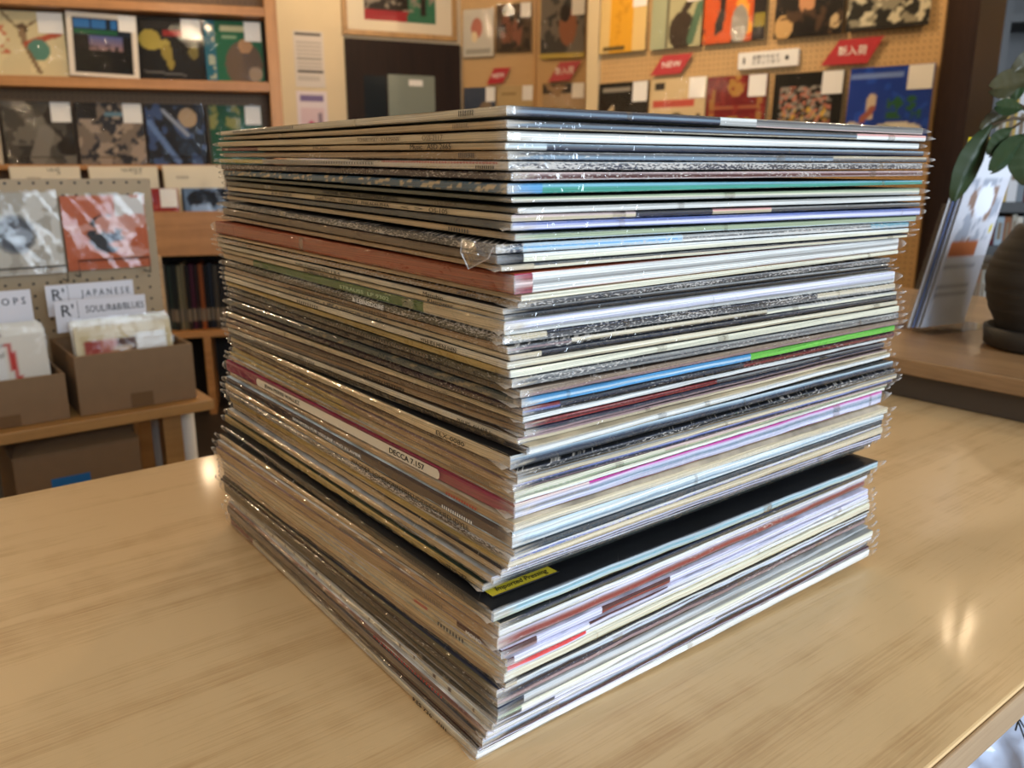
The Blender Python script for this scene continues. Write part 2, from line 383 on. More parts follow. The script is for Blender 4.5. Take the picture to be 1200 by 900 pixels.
# near corner x, top, bottom | far end of the day-lit edge x, top, bottom | spine end top, bottom | spine print | edge print | wear | cover | label
W = 'white'
R = [
 (594,123,136, 1083,150,158, 154,159, 'cream', [(0,845,['dgrey','navy','steel','navy','black']),(845,888,['white','lgrey']),(888,2e3,['grey','dgrey','grey','pinkw'])], .25,'cream','cream spined record lying on top of the tall stack'),
 (594,140,151, 1087,159,166, 160.5,164.5, 'tan', [(0,1007,['black','dgrey','steel','navy','beige']),(1007,2e3,['pink','white','white'])], .25,'navy','record second from the top, dark edge ending in pink and white'),
 (595,153,166, 1075,167.5,175, 166.5,172, 'cream2', [(0,2e3,['grey','white','white','white'])], .15,'brown','plain white edged record just under the pink tipped one'),
 (592,167,176, 1084,177,183, 173,177, [(0,300,'redb'),(300,2e3,'tan')], [(0,640,['ice','ice','lgrey']),(640,2e3,['steel','dgrey','navy'])], .2,'dgrey','tan spined record whose dark edge starts with a pale blue block'),
 (595,177,188, 1088,184,190, 179,184, 'tan2', [(0,978,['grey','dgrey','steel','navy']),(978,2e3,['beige','grey','dgrey'])], .5,'dgrey','scuffed grey navy record above the cream spine with red print'),
 (596,189,200, 1083,191,198, 186,190.5, [(0,306,'gold'),(306,2e3,'cream')], [(0,2e3,['silver','dgrey','navy','dgrey'])], .9,'black','cream spined record with yellow end and heavily chipped dark edge'),
 (600,202,212, 1083,200,206, 192,198, 'aub', [(0,2e3,['pinkw','mauve','maroon','pinkw'])], .6,'black','dark maroon spined record with worn pink edge'),
 (595,215,228, 1083,211,216, 199,205, 'PATTERN', [(0,635,['sky','sky','sky']),(635,2e3,['aqua','teal','teal'])], .12,'dgrn','blue spined record patterned with cream scrolls and a teal edge'),
 (600,231,238, 1078,220,228, 206,209.5, 'dgrn', [(0,2e3,['sage','ivory','lgrey'])], .2,'dgrn','thin dark green spined record under the scroll patterned one'),
 (608,243,251, 1080,229,235, 211,217, 'dolv', [(0,2e3,['lgrey','white','white'])], .15,'dgrn','olive brown spined record with boxed black lettering'),
 (600,252,261, 1080,237,242, 218,223, 'cream2', [(0,745,['pinkw','beige']),(745,835,['dgrey','navy']),(835,905,['pink','beige']),(905,2e3,['grey','dgrey'])], .25,'dgrey','cream spined record numbered OS-105'),
 (600,261,271, 1080,243.5,252, 224,228, 'slate', [(0,2e3,['peri','peri','lav','peri'])], .35,'navy','slate spined record with a periwinkle blue edge'),
 (603,274,283, 1073,252,259, 229,233, 'tan', [(0,2e3,['dgrn','sage','sage','ice'])], .2,'dgrn','tan spined record with a sage green edge'),
 (582,287,299, 1066,260,266, 236,242, 'dgrey', [(0,613,['navy','steel','navy']),(613,800,['ice','sky','ice']),(800,1022,['lgrey','dgrey','white']),(1022,2e3,['aqua','aqua','ice'])], .7,'black','dark grey spined record with a loose crumpled corner of clear film'),
 (582,299.5,311, 1066,267,272.5, 243,251, 'brown', [(0,614,['black','dgrey','black']),(614,2e3,['white','ivory','ivory'])], .1,'black','brown spined record with black corner and pale edge, below the crumpled film'),
 (588,312,319, 1064,273.5,278, 252,256, 'tan2', [(0,625,['beige','beige']),(625,2e3,['navy','cream','ivory'])], .35,'dgrey','tan spined record lying on the rust red box set'),
 (602,322,346, 1058,279,292.5, 259,273, 'rust', [(0,623,['crim','redb','pinkw','redb','crim']),(623,2e3,['white','white','grey','white','white'])], .05,'rust','thick rust red box set with white sides and red clipped corner'),
 (612,346.5,354, 1056,293,297.5, 274,277, 'tan', [(0,2e3,['ivory','ivory'])], .1,'cream2','cream record directly under the rust red box set'),
 (608,354.5,362, 1042,302,308.5, 278,283, 'tan2', [(0,2e3,['silver','dgrey','dgrey','black'])], .75,'black','tan spined record with a chipped dark edge, second below the red box'),
 (590,362.5,369.5, 1042,309,312.5, 284,289, 'cream', [(0,2e3,['lgrey','dgrey','black'])], .2,'black','cream spined record lettered Violin Concertos Nos. 1 & 4'),
 (590,370,377, 1044,313,317, 290,295, 'cream2', [(0,2e3,['dgrey','black','black'])], .25,'black','cream spined record lettered Klemperer above the green banded spine'),
 (592,378,394, 1050,318,331, 296,302.5, [(0,296,'tan'),(296,495,'green'),(495,2e3,'cream2')], [(0,2e3,['lav','white','lav','grey','white'])], .15,'white','thick record with a long green band on its cream spine'),
 (590,395,406.5, 1050,332,340, 304,311, 'olive', [(0,640,['beige','beige','grey']),(640,960,['navy','black','dgrey','grey']),(960,2e3,['beige','cream','grey'])], .75,'black','worn olive spined record lettered with Leinsdorf, under the green band'),
 (595,407,416.5, 1052,341,345.5, 312,317, 'tan2', [(0,670,['dgrey','mauve','dgrey']),(670,900,['cream','beige','black']),(900,2e3,['lgrey','ivory'])], .6,'black','brown spined record with script lettering and a flaking edge'),
 (597,417,424.5, 1052,346,351, 317.5,321.5, 'cream2', [(0,634,['beige','cream']),(634,2e3,['dgrey','navy','black'])], .4,'navy','narrow cream spined record with a black edge and torn white corner'),
 (595,425,434, 1053,352,357, 322.5,328, 'cream', [(0,2e3,['cream','ivory','beige'])], .15,'black','cream spined record lettered Yehudi Menuhin'),
 (597,435,444, 1055,358,365, 329.5,334, 'yel', [(0,2e3,['ivory','ivory','ivory'])], .05,'black','clean ivory edged record under the Yehudi Menuhin spine'),
 (600,445,456, 1055,366,373, 335,340.5, 'olive', [(0,2e3,['grey','dgrey','grey'])], .55,'dgrey','dark olive spined record with a grey woven looking edge'),
 (611,457,467, 1055,374,380, 341.5,348, 'dkb', [(0,2e3,['taupe','taupe','mauve'])], .4,'dkb','dark brown spined record with a taupe edge'),
 (610,468,478.5, 1048,381,387.5, 349,357, 'SLATEPAT', [(0,880,['sky','ice','sky']),(880,2e3,['lime','lime'])], .25,'navy','mottled slate spined record whose blue edge turns bright green'),
 (612,479,488, 1050,388.5,394, 358,363.5, 'aub', [(0,655,['redb','peri','navy']),(655,872,['dgrey','navy','black']),(872,2e3,['maroon','redb','maroon'])], .5,'navy','aubergine spined record with a speckled navy and maroon edge'),
 (613,489,495.5, 1040,395,398.5, 364.5,371, 'cream2', [(0,2e3,['white','white'])], .05,'black','tan spined record with a thin bright white edge'),
 (615,496,503, 1036,401,404.5, 372,377, 'brown', [(0,842,['redb','maroon','redb']),(842,2e3,['grey','dgrey'])], .3,'maroon','brown spined record with a thin maroon edge'),
 (616,504,513, 1036,405,408.5, 377.5,382.5, 'tan2', [(0,2e3,['navy','dgrey','mauve'])], .3,'navy','tan spined record lettered Nathan Milstein'),
 (606,514,523, 1040,409,412.5, 383,389, 'cream', [(0,2e3,['mauve','beige','beige'])], .12,'dkb','white spined record numbered 416 658-1'),
 (619,524,534, 1045,413,418, 390,394, 'dkb', [(0,2e3,['beige','lgrey','white','white'])], .1,'beige','dark spined record with a beige and white two layer edge'),
 (597,536,552, 1048,423,430, 395,400, 'cream2', [(0,2e3,['ice','steel','navy','dgrey','black'])], .3,'black','cream spined record numbered ELX-0080'),
 (606,553,560, 1050,431.5,437, 400.5,402.8, 'brown', [(0,2e3,['navy','dgrey','black','grey'])], .6,'black','dark brown record with a floral grey edge under the ELX-0080 spine'),
 (607,560.5,568, 1055,437.5,443, 403,405.5, 'tan', [(0,2e3,['grey','beige','cream'])], .1,'tan','narrow tan record with a plain beige edge, third above the magenta box'),
 (601,568.5,577, 1048,444,448, 406,411, [(0,400,'yel'),(400,2e3,'tan2')], [(0,2e3,['lav','peri','navy','mauve'])], .5,'mauve','yellowish spined record with a lilac streaked edge'),
 (603,577.5,586, 1040,448.5,453, 411.5,416, [(0,420,'yel'),(420,2e3,'tan')], [(0,780,['ivory','ivory','sage']),(780,2e3,['pinkw','beige','sage'])], .5,'ivory','grey tan spined record with an ivory and salmon edge'),
 (603,586.5,592, 1036,454,457, 416.5,420.5, 'tan2', [(0,2e3,['ivory','white'])], .1,'white','thin tan record resting on the magenta box set'),
 (602,592.5,612, 1033,457.5,472, 421.5,434, 'MAGENTA', [(0,690,['pinkw','lav','white','grey','lav','lav']),(690,2e3,['mag','lav','steel','lav','lav'])], .12,'crim','crimson boxed record with a white rounded label reading DECCA 7.157'),
 (602,614,624.5, 1044,477,484, 435,440, 'tan2', [(0,2e3,['beige','beige','cream','white'])], .12,'beige','beige record directly under the crimson box'),
 (600,625,644, 1038,484.5,491.5, 440.5,448, 'aub', [(0,2e3,['ice','white','ice','steel','white'])], .25,'ice','dark aubergine spined record with white lettering and icy white edge'),
 (602,645,653, 1035,492,497, 448.5,455, 'tan', [(0,2e3,['dgrey','slate','slate'])], .25,'slate','tan spined record lettered Wagner Lohengrin Prelude and Siegfried Idyll'),
 (598,653.5,660, 1032,497.5,500, 455.5,462, 'dkb', [(0,2e3,['white','lav','peri'])], .85,'white','dark spined record with a chipped lilac white edge'),
 (595,660.5,668, 1035,500.5,508, 462.5,470, 'yel', [(0,2e3,['beige','cream','beige'])], .1,'cream','ochre spined record with a thick cream edge'),
 (587,668.5,677, 1036,508.5,514.5, 470.5,478, 'tan', [(0,2e3,['navy','lav','dgrey','lav','navy'])], .5,'navy','tan spined record with a navy and lilac striped edge'),
 (577,677.5,685, 1020,515.5,520, 478.5,485, 'tan', [(0,2e3,['lav','silver','dgrey'])], .4,'silver','tan spined record with a silvery edge, second above the black cover'),
 (566,685.5,693, 1010,521,526, 485.5,499, 'yel', [(0,2e3,['dgrey','dgrn','black'])], .3,'dgrn','ochre spined record numbered 2530 resting on the black cover'),
 (577,716,731, 1022,540,548, 500,507.5, 'black', [(0,2e3,['dgrey','ice','aqua','ice','sage'])], .25,'black','black record jutting out with a yellow Imported Pressing sticker'),
 (586,732,739, 1012,549.5,555.5, 508,515, 'tan', [(0,2e3,['navy','dgrey','dgrn'])], .4,'black','tan spined record tucked directly under the jutting black cover'),
 (585,740,748, 1005,556,561, 515.5,523, 'tan2', [(0,2e3,['white','lav','white'])], .3,'white','tan spined record with a lilac white edge, second below the black cover'),
 (584,749,763, 1000,561.5,569.5, 523.5,531, 'tan2', [(0,2e3,['lav','mauve','redb','mauve'])], .4,'mauve','taupe spined record with a dusty rose edge'),
 (588,764,773, 1008,573,579.5, 531.5,537, [(0,536,'tan'),(536,2e3,'maroon')], [(0,628,['maroon','maroon','mauve']),(628,705,['lav','lav','lav']),(705,786,['maroon','maroon','redb']),(786,2e3,['lav','white','lav'])], .1,'lav','maroon cornered record lettered MONO with a pale lilac edge'),
 (594,774,782, 1008,580,585, 537.5,542, 'cream2', [(0,602,['maroon','mauve']),(602,690,['lav','white']),(690,784,['maroon','lav']),(784,2e3,['lav','lav','white'])], .08,'lav','cream spined record under the MONO one, pale edge with maroon inserts'),
 (594,783,790, 1008,585.5,589.5, 542.5,546, 'cream2', [(0,687,['red','red','lav']),(687,2e3,['white','lav','ivory'])], .05,'white','cream spined record with a bright red stripe on its edge'),
 (590,791,801, 1010,590,597, 546.5,552, 'tan', [(0,2e3,['ivory','cream','ivory'])], .1,'ivory','tan spined record with a creamy edge under the red striped one'),
 (592,802,809, 1010,597.5,602, 552.5,557, 'tan2', [(0,605,['dgrey','beige']),(605,2e3,['black','white','ice'])], .15,'black','tan spined record with a black and white striped edge'),
 (583,810,819, 1006,602.5,606, 557.5,560, 'dolv', [(0,2e3,['lav','ice','navy'])], .25,'navy','gold and olive spined record with a pale blue edge'),
 (582,820,829, 1000,606.5,613, 560.5,563.5, 'dkb', [(0,2e3,['navy','aub','mauve','dgrey'])], .5,'aub','dark brown spined record with a purple grey edge'),
 (584,830,841, 1008,616,621, 564,576, 'black', [(0,614,['navy','black','dgrey']),(614,2e3,['silver','silver','lgrey'])], .05,'silver','black spined record with a silvery edge, topmost of the bottom dark pair'),
 (582,841.5,849, 1013,621.5,630, 576.5,581, 'black', [(0,610,['sage','black']),(610,2e3,['ivory','white','white'])], .05,'lgrey','black spined record with a white edge above the speckled cream spine'),
 (578,850,857.5, 1010,631,634.5, 581.5,586, 'CREAMDOT', [(0,650,['lav','navy','dgrey']),(650,2e3,['white','lav'])], .25,'white','speckled cream spined record near the bottom of the stack'),
 (571,858,866, 1012,635,638.5, 586.5,591.5, [(0,2e3,'PINKB')], [(0,840,['lav','lav','white']),(840,915,['gold','navy','navy']),(915,2e3,['gold','redb','gold'])], .3,'white','pinkish brown spined record with orange and yellow at its far edge'),
 (566,867,875.5, 1012,639,641, 592,601, 'taupe', [(0,2e3,['lav','steel','navy'])], .3,'dgrey','taupe spined record third from the bottom of the stack'),
 (562,876,881.5, 1018,641.2,643.4, 601.5,607, 'dkb', [(0,2e3,['maroon','maroon','lav'])], .1,'maroon','thin dark record with a maroon edge lying on the lowest one'),
 (558,882,891, 1019,643.6,651, 607.5,618, [(0,295,'redb'),(295,2e3,'cream')], [(0,2e3,['white','white','white'])], .05,'white','lowest record of the stack, white edge and spine numbered RES 736'),
]
SLEEVE = print_mat('record_board', True, 0.5)
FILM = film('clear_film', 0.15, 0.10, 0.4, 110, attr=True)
S = 0.314
# distance and turn of each record: the stack is not squared up
NEARY = [0.3276, 0.3270, 0.3261, 0.3252, 0.3238, 0.3223, 0.3224, 0.3226, 0.3246, 0.3249, 0.3257, 0.3258, 0.3262, 0.3262, 0.3259, 0.3254, 0.3259, 0.3267, 0.3310, 0.3319, 0.3325, 0.3304, 0.3293, 0.3273, 0.3263, 0.3251, 0.3246, 0.3249, 0.3250, 0.3265, 0.3283, 0.3298, 0.3298, 0.3297, 0.3281, 0.3259, 0.3240, 0.3231, 0.3231, 0.3234, 0.3253, 0.3251, 0.3244, 0.3204, 0.3199, 0.3193, 0.3195, 0.3210, 0.3236, 0.3250, 0.3282, 0.3158, 0.3152, 0.3148, 0.3145, 0.3142, 0.3138, 0.3135, 0.3132, 0.3129, 0.3126, 0.3123, 0.3119, 0.3119, 0.3116, 0.3116, 0.3113, 0.3113, 0.3113]
BEAR = [52.3, 52.6, 51.9, 52.6, 52.7, 52.1, 52.0, 52.4, 52.1, 51.9, 52.4, 52.5, 52.0, 52.6, 52.6, 52.1, 50.4, 49.9, 49.6, 50.8, 51.1, 51.4, 51.6, 51.4, 51.2, 51.4, 51.5, 51.4, 50.8, 50.6, 50.6, 49.9, 49.5, 49.4, 50.3, 49.8, 51.5, 51.2, 51.4, 51.4, 50.8, 50.5, 50.3, 50.9, 50.5, 50.3, 50.5, 51.0, 51.7, 51.5, 51.7, 51.7, 50.3, 50.0, 49.8, 50.0, 49.7, 49.8, 50.2, 50.1, 50.5, 50.3, 50.6, 51.4, 51.6, 51.8, 52.0, 52.5, 52.9]
rng = random.Random(3)


def pat_col(name, u, v, rg):
    if name == 'PATTERN':
        q = math.sin(u * 150 + 2.5 * math.sin(u * 53)) + 0.9 * math.sin(v * 8 + u * 90) + 0.5 * math.sin(u * 330)
        return P['cream2'] if q > 0.75 else lin('34607c')
    if name == 'SLATEPAT':
        q = math.sin(u * 60 + 3 * math.sin(u * 23)) + math.sin(v * 6 + u * 90)
        return lin('8d7f62') if q > 1.35 else lin('46504f')
    if name == 'CREAMDOT':
        return lin('5a3a34') if (math.sin(u * 310) + math.sin(u * 127 + 1) > 1.5 and 0.25 < v < 0.8) else P['cream']
    if name == 'PINKB':
        q = math.sin(u * 70 + 4 * math.sin(u * 31)) + math.sin(v * 5 + u * 40)
        return lin('8c5a54') if q > 0.3 else lin('a8836f')
    return P[name]


def build_record(i, row):
    cx, y0, y1, xr, r0, r1, l0, l1, left, right, wear, cover, label = row
    Yn = NEARY[i]; bear = BEAR[i]
    ym = (y0 + y1) / 2
    d = ray(cx, ym); t = Yn / d.y; Nn = Vector((d.x * t, Yn, 0))
    bb = math.radians(bear); rd = Vector((math.sin(bb), math.cos(bb), 0)); ld = Vector((-math.cos(bb), math.sin(bb), 0))
    Rr = Nn + rd * S; Ll = Nn + ld * S
    zz = {}
    for nm, pt, ya, yb in (('N', Nn, y0, y1), ('R', Rr, r0, r1), ('L', Ll, l0, l1)):
        zz[nm] = (z_for(pt.y, yb), z_for(pt.y, ya))
    zz['B'] = tuple(zz['R'][k] + zz['L'][k] - zz['N'][k] for k in (0, 1))
    return Nn, bear, rd, ld, zz


geo = [build_record(i, row) for i, row in enumerate(R)]
# keep the layers from sinking into each other or the counter: lift from the bottom up
prev = {k: COUNTER_Z + 0.0003 for k in 'NRLB'}
for i in range(len(R) - 1, -1, -1):
    zz = geo[i][4]
    for k in 'NRLB':
        lo, hi = zz[k]
        th = max(0.0014, hi - lo)
        lo = max(lo, prev[k] + 0.0002)
        if k == 'B': lo = prev[k] + 0.0002; hi = (zz['R'][1] + zz['L'][1]) / 2
        hi = max(hi, lo + 0.0013)
        zz[k] = (lo, hi); prev[k] = hi


ON = sum((g[0] for g in geo), Vector()) / len(geo); _b = math.radians(51.2)
ORD = Vector((math.sin(_b), math.cos(_b), 0)); OLD = Vector((-math.cos(_b), math.sin(_b), 0))


def bil(g, x, y, k):                     # height of the lower (0) or upper (1) face of a layer over a point of that record
    Nn, bear, rd, ld, zz = g
    p = Nn + rd * x + ld * y - ON; u, v = p.dot(ORD) / S, p.dot(OLD) / S
    return zz['N'][k] * (1 - u) * (1 - v) + zz['R'][k] * u * (1 - v) + zz['L'][k] * (1 - u) * v + zz['B'][k] * u * v


def px_to_u(g, px, side):
    Nn, bear, rd, ld, zz = g; dirv = rd if side == 'R' else ld; nrm = ld if side == 'R' else rd
    zm = (zz['N'][0] + zz['N'][1]) / 2
    # horizontal ray direction at that column (row taken along the edge)
    a, b = 0.0, 1.0
    def col(u):
        p = Nn + dirv * (S * u); z = zm + (((zz[side][0] + zz[side][1]) / 2) - zm) * u - CAMZ
        fw = p.y * cp - z * sp; return 600 + FPX * p.x / fw
    inc = col(1) > col(0)
    for _ in range(30):
        m = (a + b) / 2
        if (col(m) < px) == inc: a = m
        else: b = m
    return (a + b) / 2


RECORDS = []
for i, row in enumerate(R):
    cx, y0, y1, xr, r0, r1, l0, l1, left, right, wear, cover, label = row
    g = geo[i]; Nn, bear, rd, ld, zz = g; rg = random.Random(100 + i)
    zb = zz['N'][0]
    root = thing('record_sleeve', label, 'record', (Nn.x, Nn.y, zb), math.radians(90 - bear), 'records in the tall stack on the counter')
    RECORDS.append((root, g))
    rs = [(max(0, min(1, px_to_u(g, a, 'R'))) if a > 600 else 0.0, max(0, min(1, px_to_u(g, b, 'R'))) if b < 1200 else 1.0, cs) for a, b, cs in right]
    if isinstance(left, str):
        ls = [(0, 1, left)]
    else:
        ls = [((px_to_u(g, b, 'L') if b < 700 else 0.0), (px_to_u(g, a, 'L') if a > 200 else 1.0), c) for a, b, c in left]
    if left == 'MAGENTA':
        ua, ub = px_to_u(g, 517, 'L'), px_to_u(g, 302, 'L'); ls = [(0, ua, 'crim'), (ua, ub, 'LABEL'), (ub, 1, 'crim')]; P['LABEL'] = P['crim']
    covc = P[cover]

    def side_col(side, u, v):
        if side == 'R':
            for a, b, cs in rs:
                if a <= u <= b + 1e-6:
                    c = P[cs[min(len(cs) - 1, int((1 - v) * len(cs)))]]; break
            else: c = P[rs[-1][2][0]]
        elif side == 'L':
            for a, b, nm in ls:
                if a <= u <= b + 1e-6: c = pat_col(nm, u, v, rg); break
            else: c = pat_col(ls[-1][2], u, v, rg)
        else: c = covc
        # bruised board at the near corner
        if side in 'RL' and u < 0.03 and wear > 0.1 and rg.random() < 0.75 * (1 - u / 0.035):
            k = 0.35 + 0.5 * rg.random(); q = lin('c9b79a'); c = tuple(a * (1 - k) + b * k for a, b in zip(c, q))
        return c

    # outline: N -> along +x (day-lit edge) -> +y -> back -> spine
    us = sorted(set([j / 44 for j in range(45)] + [e for a, b, _ in rs for e in (a - 0.001, a + 0.001) if 0.002 < e < 0.998]))
    vs_ = sorted(set([j / (240 if left in ('PATTERN', 'SLATEPAT', 'CREAMDOT') else 60) for j in range(61 if left not in ('PATTERN', 'SLATEPAT', 'CREAMDOT') else 241)] + [e for a, b, _ in ls for e in (a - 0.001, a + 0.001) if 0.002 < e < 0.998]))
    out = []
    cr = 0.0008
    ph = [rg.uniform(0, 6.28) for _ in range(6)]
    wob = lambda u: 0.00035 * math.sin(u * 14 + ph[0]) + 0.00022 * math.sin(u * 41 + ph[1]) + 0.00012 * math.sin(u * 93 + ph[2])
    for u in us:
        x = cr + (S - 2 * cr) * u; out.append((x, max(0, wob(u) + 0.0004), 'R', u, (0, -1)))
    for u in (0.0, 0.33, 0.66, 1.0): out.append((S, cr + (S - 2 * cr) * u, 'X', u, (1, 0)))
    for u in (1.0, 0.66, 0.33, 0.0): out.append((cr + (S - 2 * cr) * u, S, 'Y', u, (0, 1)))
    for u in reversed(vs_): out.append((max(0, wob(u + 3) + 0.0004), cr + (S - 2 * cr) * u, 'L', u, (-1, 0)))
    rings = [(0.0, 0.0007), (0.07, 0.0002), (0.28, 0.0), (0.5, 0.0), (0.72, 0.0), (0.93, 0.0002), (1.0, 0.0007)]
    mb = MB(); n = len(out); V = []; Cc = []
    sag = lambda x, y: 0.0
    for v, ins in rings:
        for x, y, sd, u, nr in out:
            X, Y = x - nr[0] * ins, y - nr[1] * ins
            zl, zh = bil(g, x, y, 0) - zb, bil(g, x, y, 1) - zb
            V.append((X, Y, zl + (zh - zl) * v)); Cc.append(side_col(sd, u, v))
    Fc = []
    for k in range(len(rings) - 1):
        for j in range(n):
            Fc.append((k * n + j, k * n + (j + 1) % n, (k + 1) * n + (j + 1) % n, (k + 1) * n + j))
    ng = 7
    for kk, dz in ((0, 0.00004), (1, -0.00004)):
        base = len(V)
        for jy in range(ng + 1):
            for jx in range(ng + 1):
                x, y = 0.0006 + (S - 0.0012) * jx / ng, 0.0006 + (S - 0.0012) * jy / ng
                V.append((x, y, bil(g, x, y, kk) - zb + dz)); Cc.append(covc)
        for jy in range(ng):
            for jx in range(ng):
                a = base + jy * (ng + 1) + jx; q = (a, a + 1, a + ng + 2, a + ng + 1); Fc.append(q if kk else q[::-1])
    mb.add(V, Fc, Cc)
    sl = mb.build('sleeve', SLEEVE, root); sl['wear'] = float(wear)
    # clear film envelope, flattened and pinched at its far ends, loose at the near corner
    eo = 0.0007; outf = []
    er, el = rg.uniform(0.006, 0.013), rg.uniform(0.005, 0.012)
    m = MB(); V = []; nb = 0
    path = []                            # x, y, share of the layer height, cloudiness of the crease, with its glints painted in as white
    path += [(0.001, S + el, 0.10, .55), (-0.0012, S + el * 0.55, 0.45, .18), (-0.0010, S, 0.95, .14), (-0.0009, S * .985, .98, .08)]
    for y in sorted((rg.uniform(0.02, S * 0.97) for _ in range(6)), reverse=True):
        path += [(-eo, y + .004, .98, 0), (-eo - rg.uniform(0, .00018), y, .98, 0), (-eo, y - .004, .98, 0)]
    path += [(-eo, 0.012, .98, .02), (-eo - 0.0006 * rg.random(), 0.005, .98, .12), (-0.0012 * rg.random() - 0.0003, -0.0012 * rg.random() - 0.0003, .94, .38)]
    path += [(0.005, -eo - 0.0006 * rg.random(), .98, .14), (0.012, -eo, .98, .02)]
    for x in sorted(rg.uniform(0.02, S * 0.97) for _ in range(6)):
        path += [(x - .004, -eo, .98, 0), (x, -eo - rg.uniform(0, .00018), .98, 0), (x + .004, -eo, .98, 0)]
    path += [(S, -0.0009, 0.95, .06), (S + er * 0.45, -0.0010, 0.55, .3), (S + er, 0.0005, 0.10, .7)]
    CC = []
    zs = (0.0, 0.16, 0.5, 0.84, 1.0)
    for q, fz in enumerate(zs):
        for (x, y, fl_, mk) in path:
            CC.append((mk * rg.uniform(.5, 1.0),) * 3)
            xx, yy = min(max(x, 0), S), min(max(y, 0), S)
            zl, zh = bil(g, xx, yy, 0) - zb, bil(g, xx, yy, 1) - zb; mid = (zl + zh) / 2 + (0.0006 * (rg.random() - 0.5) if fl_ < 0.9 else 0)
            ins = 0.0009 if q in (0, 4) else 0.0
            jx = (rg.random() - 0.5) * (0.0022 if fl_ < 0.9 else 0.0003)
            dx = ins if y > 0.001 and x <= 0.001 else (-0 if x > 0.001 else ins); dy = ins if y <= 0.001 else 0
            V.append((x + dx * (x <= 0.001) + jx * (y <= 0.001), y + dy + jx * (x <= 0.001), mid + (fz - 0.5) * (zh - zl) * fl_ * 0.98))
    k = len(path); Fc = []
    for q in range(len(zs) - 1):
        for j in range(k - 1): Fc.append((q * k + j, q * k + j + 1, (q + 1) * k + j + 1, (q + 1) * k + j))
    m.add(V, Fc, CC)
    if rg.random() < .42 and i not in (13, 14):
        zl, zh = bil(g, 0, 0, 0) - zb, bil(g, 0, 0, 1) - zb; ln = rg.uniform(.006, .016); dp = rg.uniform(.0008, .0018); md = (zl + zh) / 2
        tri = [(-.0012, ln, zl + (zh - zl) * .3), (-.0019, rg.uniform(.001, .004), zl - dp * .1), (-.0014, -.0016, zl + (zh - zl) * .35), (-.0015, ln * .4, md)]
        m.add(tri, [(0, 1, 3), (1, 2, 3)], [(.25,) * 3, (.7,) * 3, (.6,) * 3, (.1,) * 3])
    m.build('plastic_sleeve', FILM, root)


def spine_matrix(i, u, lift=0.5, out=0.0011):
    g = geo[i]; Nn, bear, rd, ld, zz = g; y = S * u
    zl, zh = bil(g, 0, y, 0) - zz['N'][0], bil(g, 0, y, 1) - zz['N'][0]
    slope = ((zz['L'][0] + zz['L'][1]) - (zz['N'][0] + zz['N'][1])) / 2 / S
    a = Vector((0, -1, -slope)).normalized(); nrm = Vector((-1, 0, 0)); up = nrm.cross(a)
    M = Matrix((a, up, nrm)).transposed().to_4x4(); M.translation = Vector((-out, y, zl + (zh - zl) * lift)); return M, zh - zl


def spine_text(n, body, x0, x1, ink=INK, h=0.62, lift=0.5, part='spine_title', bold=0.0, shear=0.0):
    i = n - 1; g = geo[i]; ua, ub = px_to_u(g, x0, 'L'), px_to_u(g, x1, 'L'); M, th = spine_matrix(i, (ua + ub) / 2, lift)
    text_mesh(part, body, th * h * 1.36, ink, RECORDS[i][0], M, width=abs(ua - ub) * S, bold=bold, shear=shear)


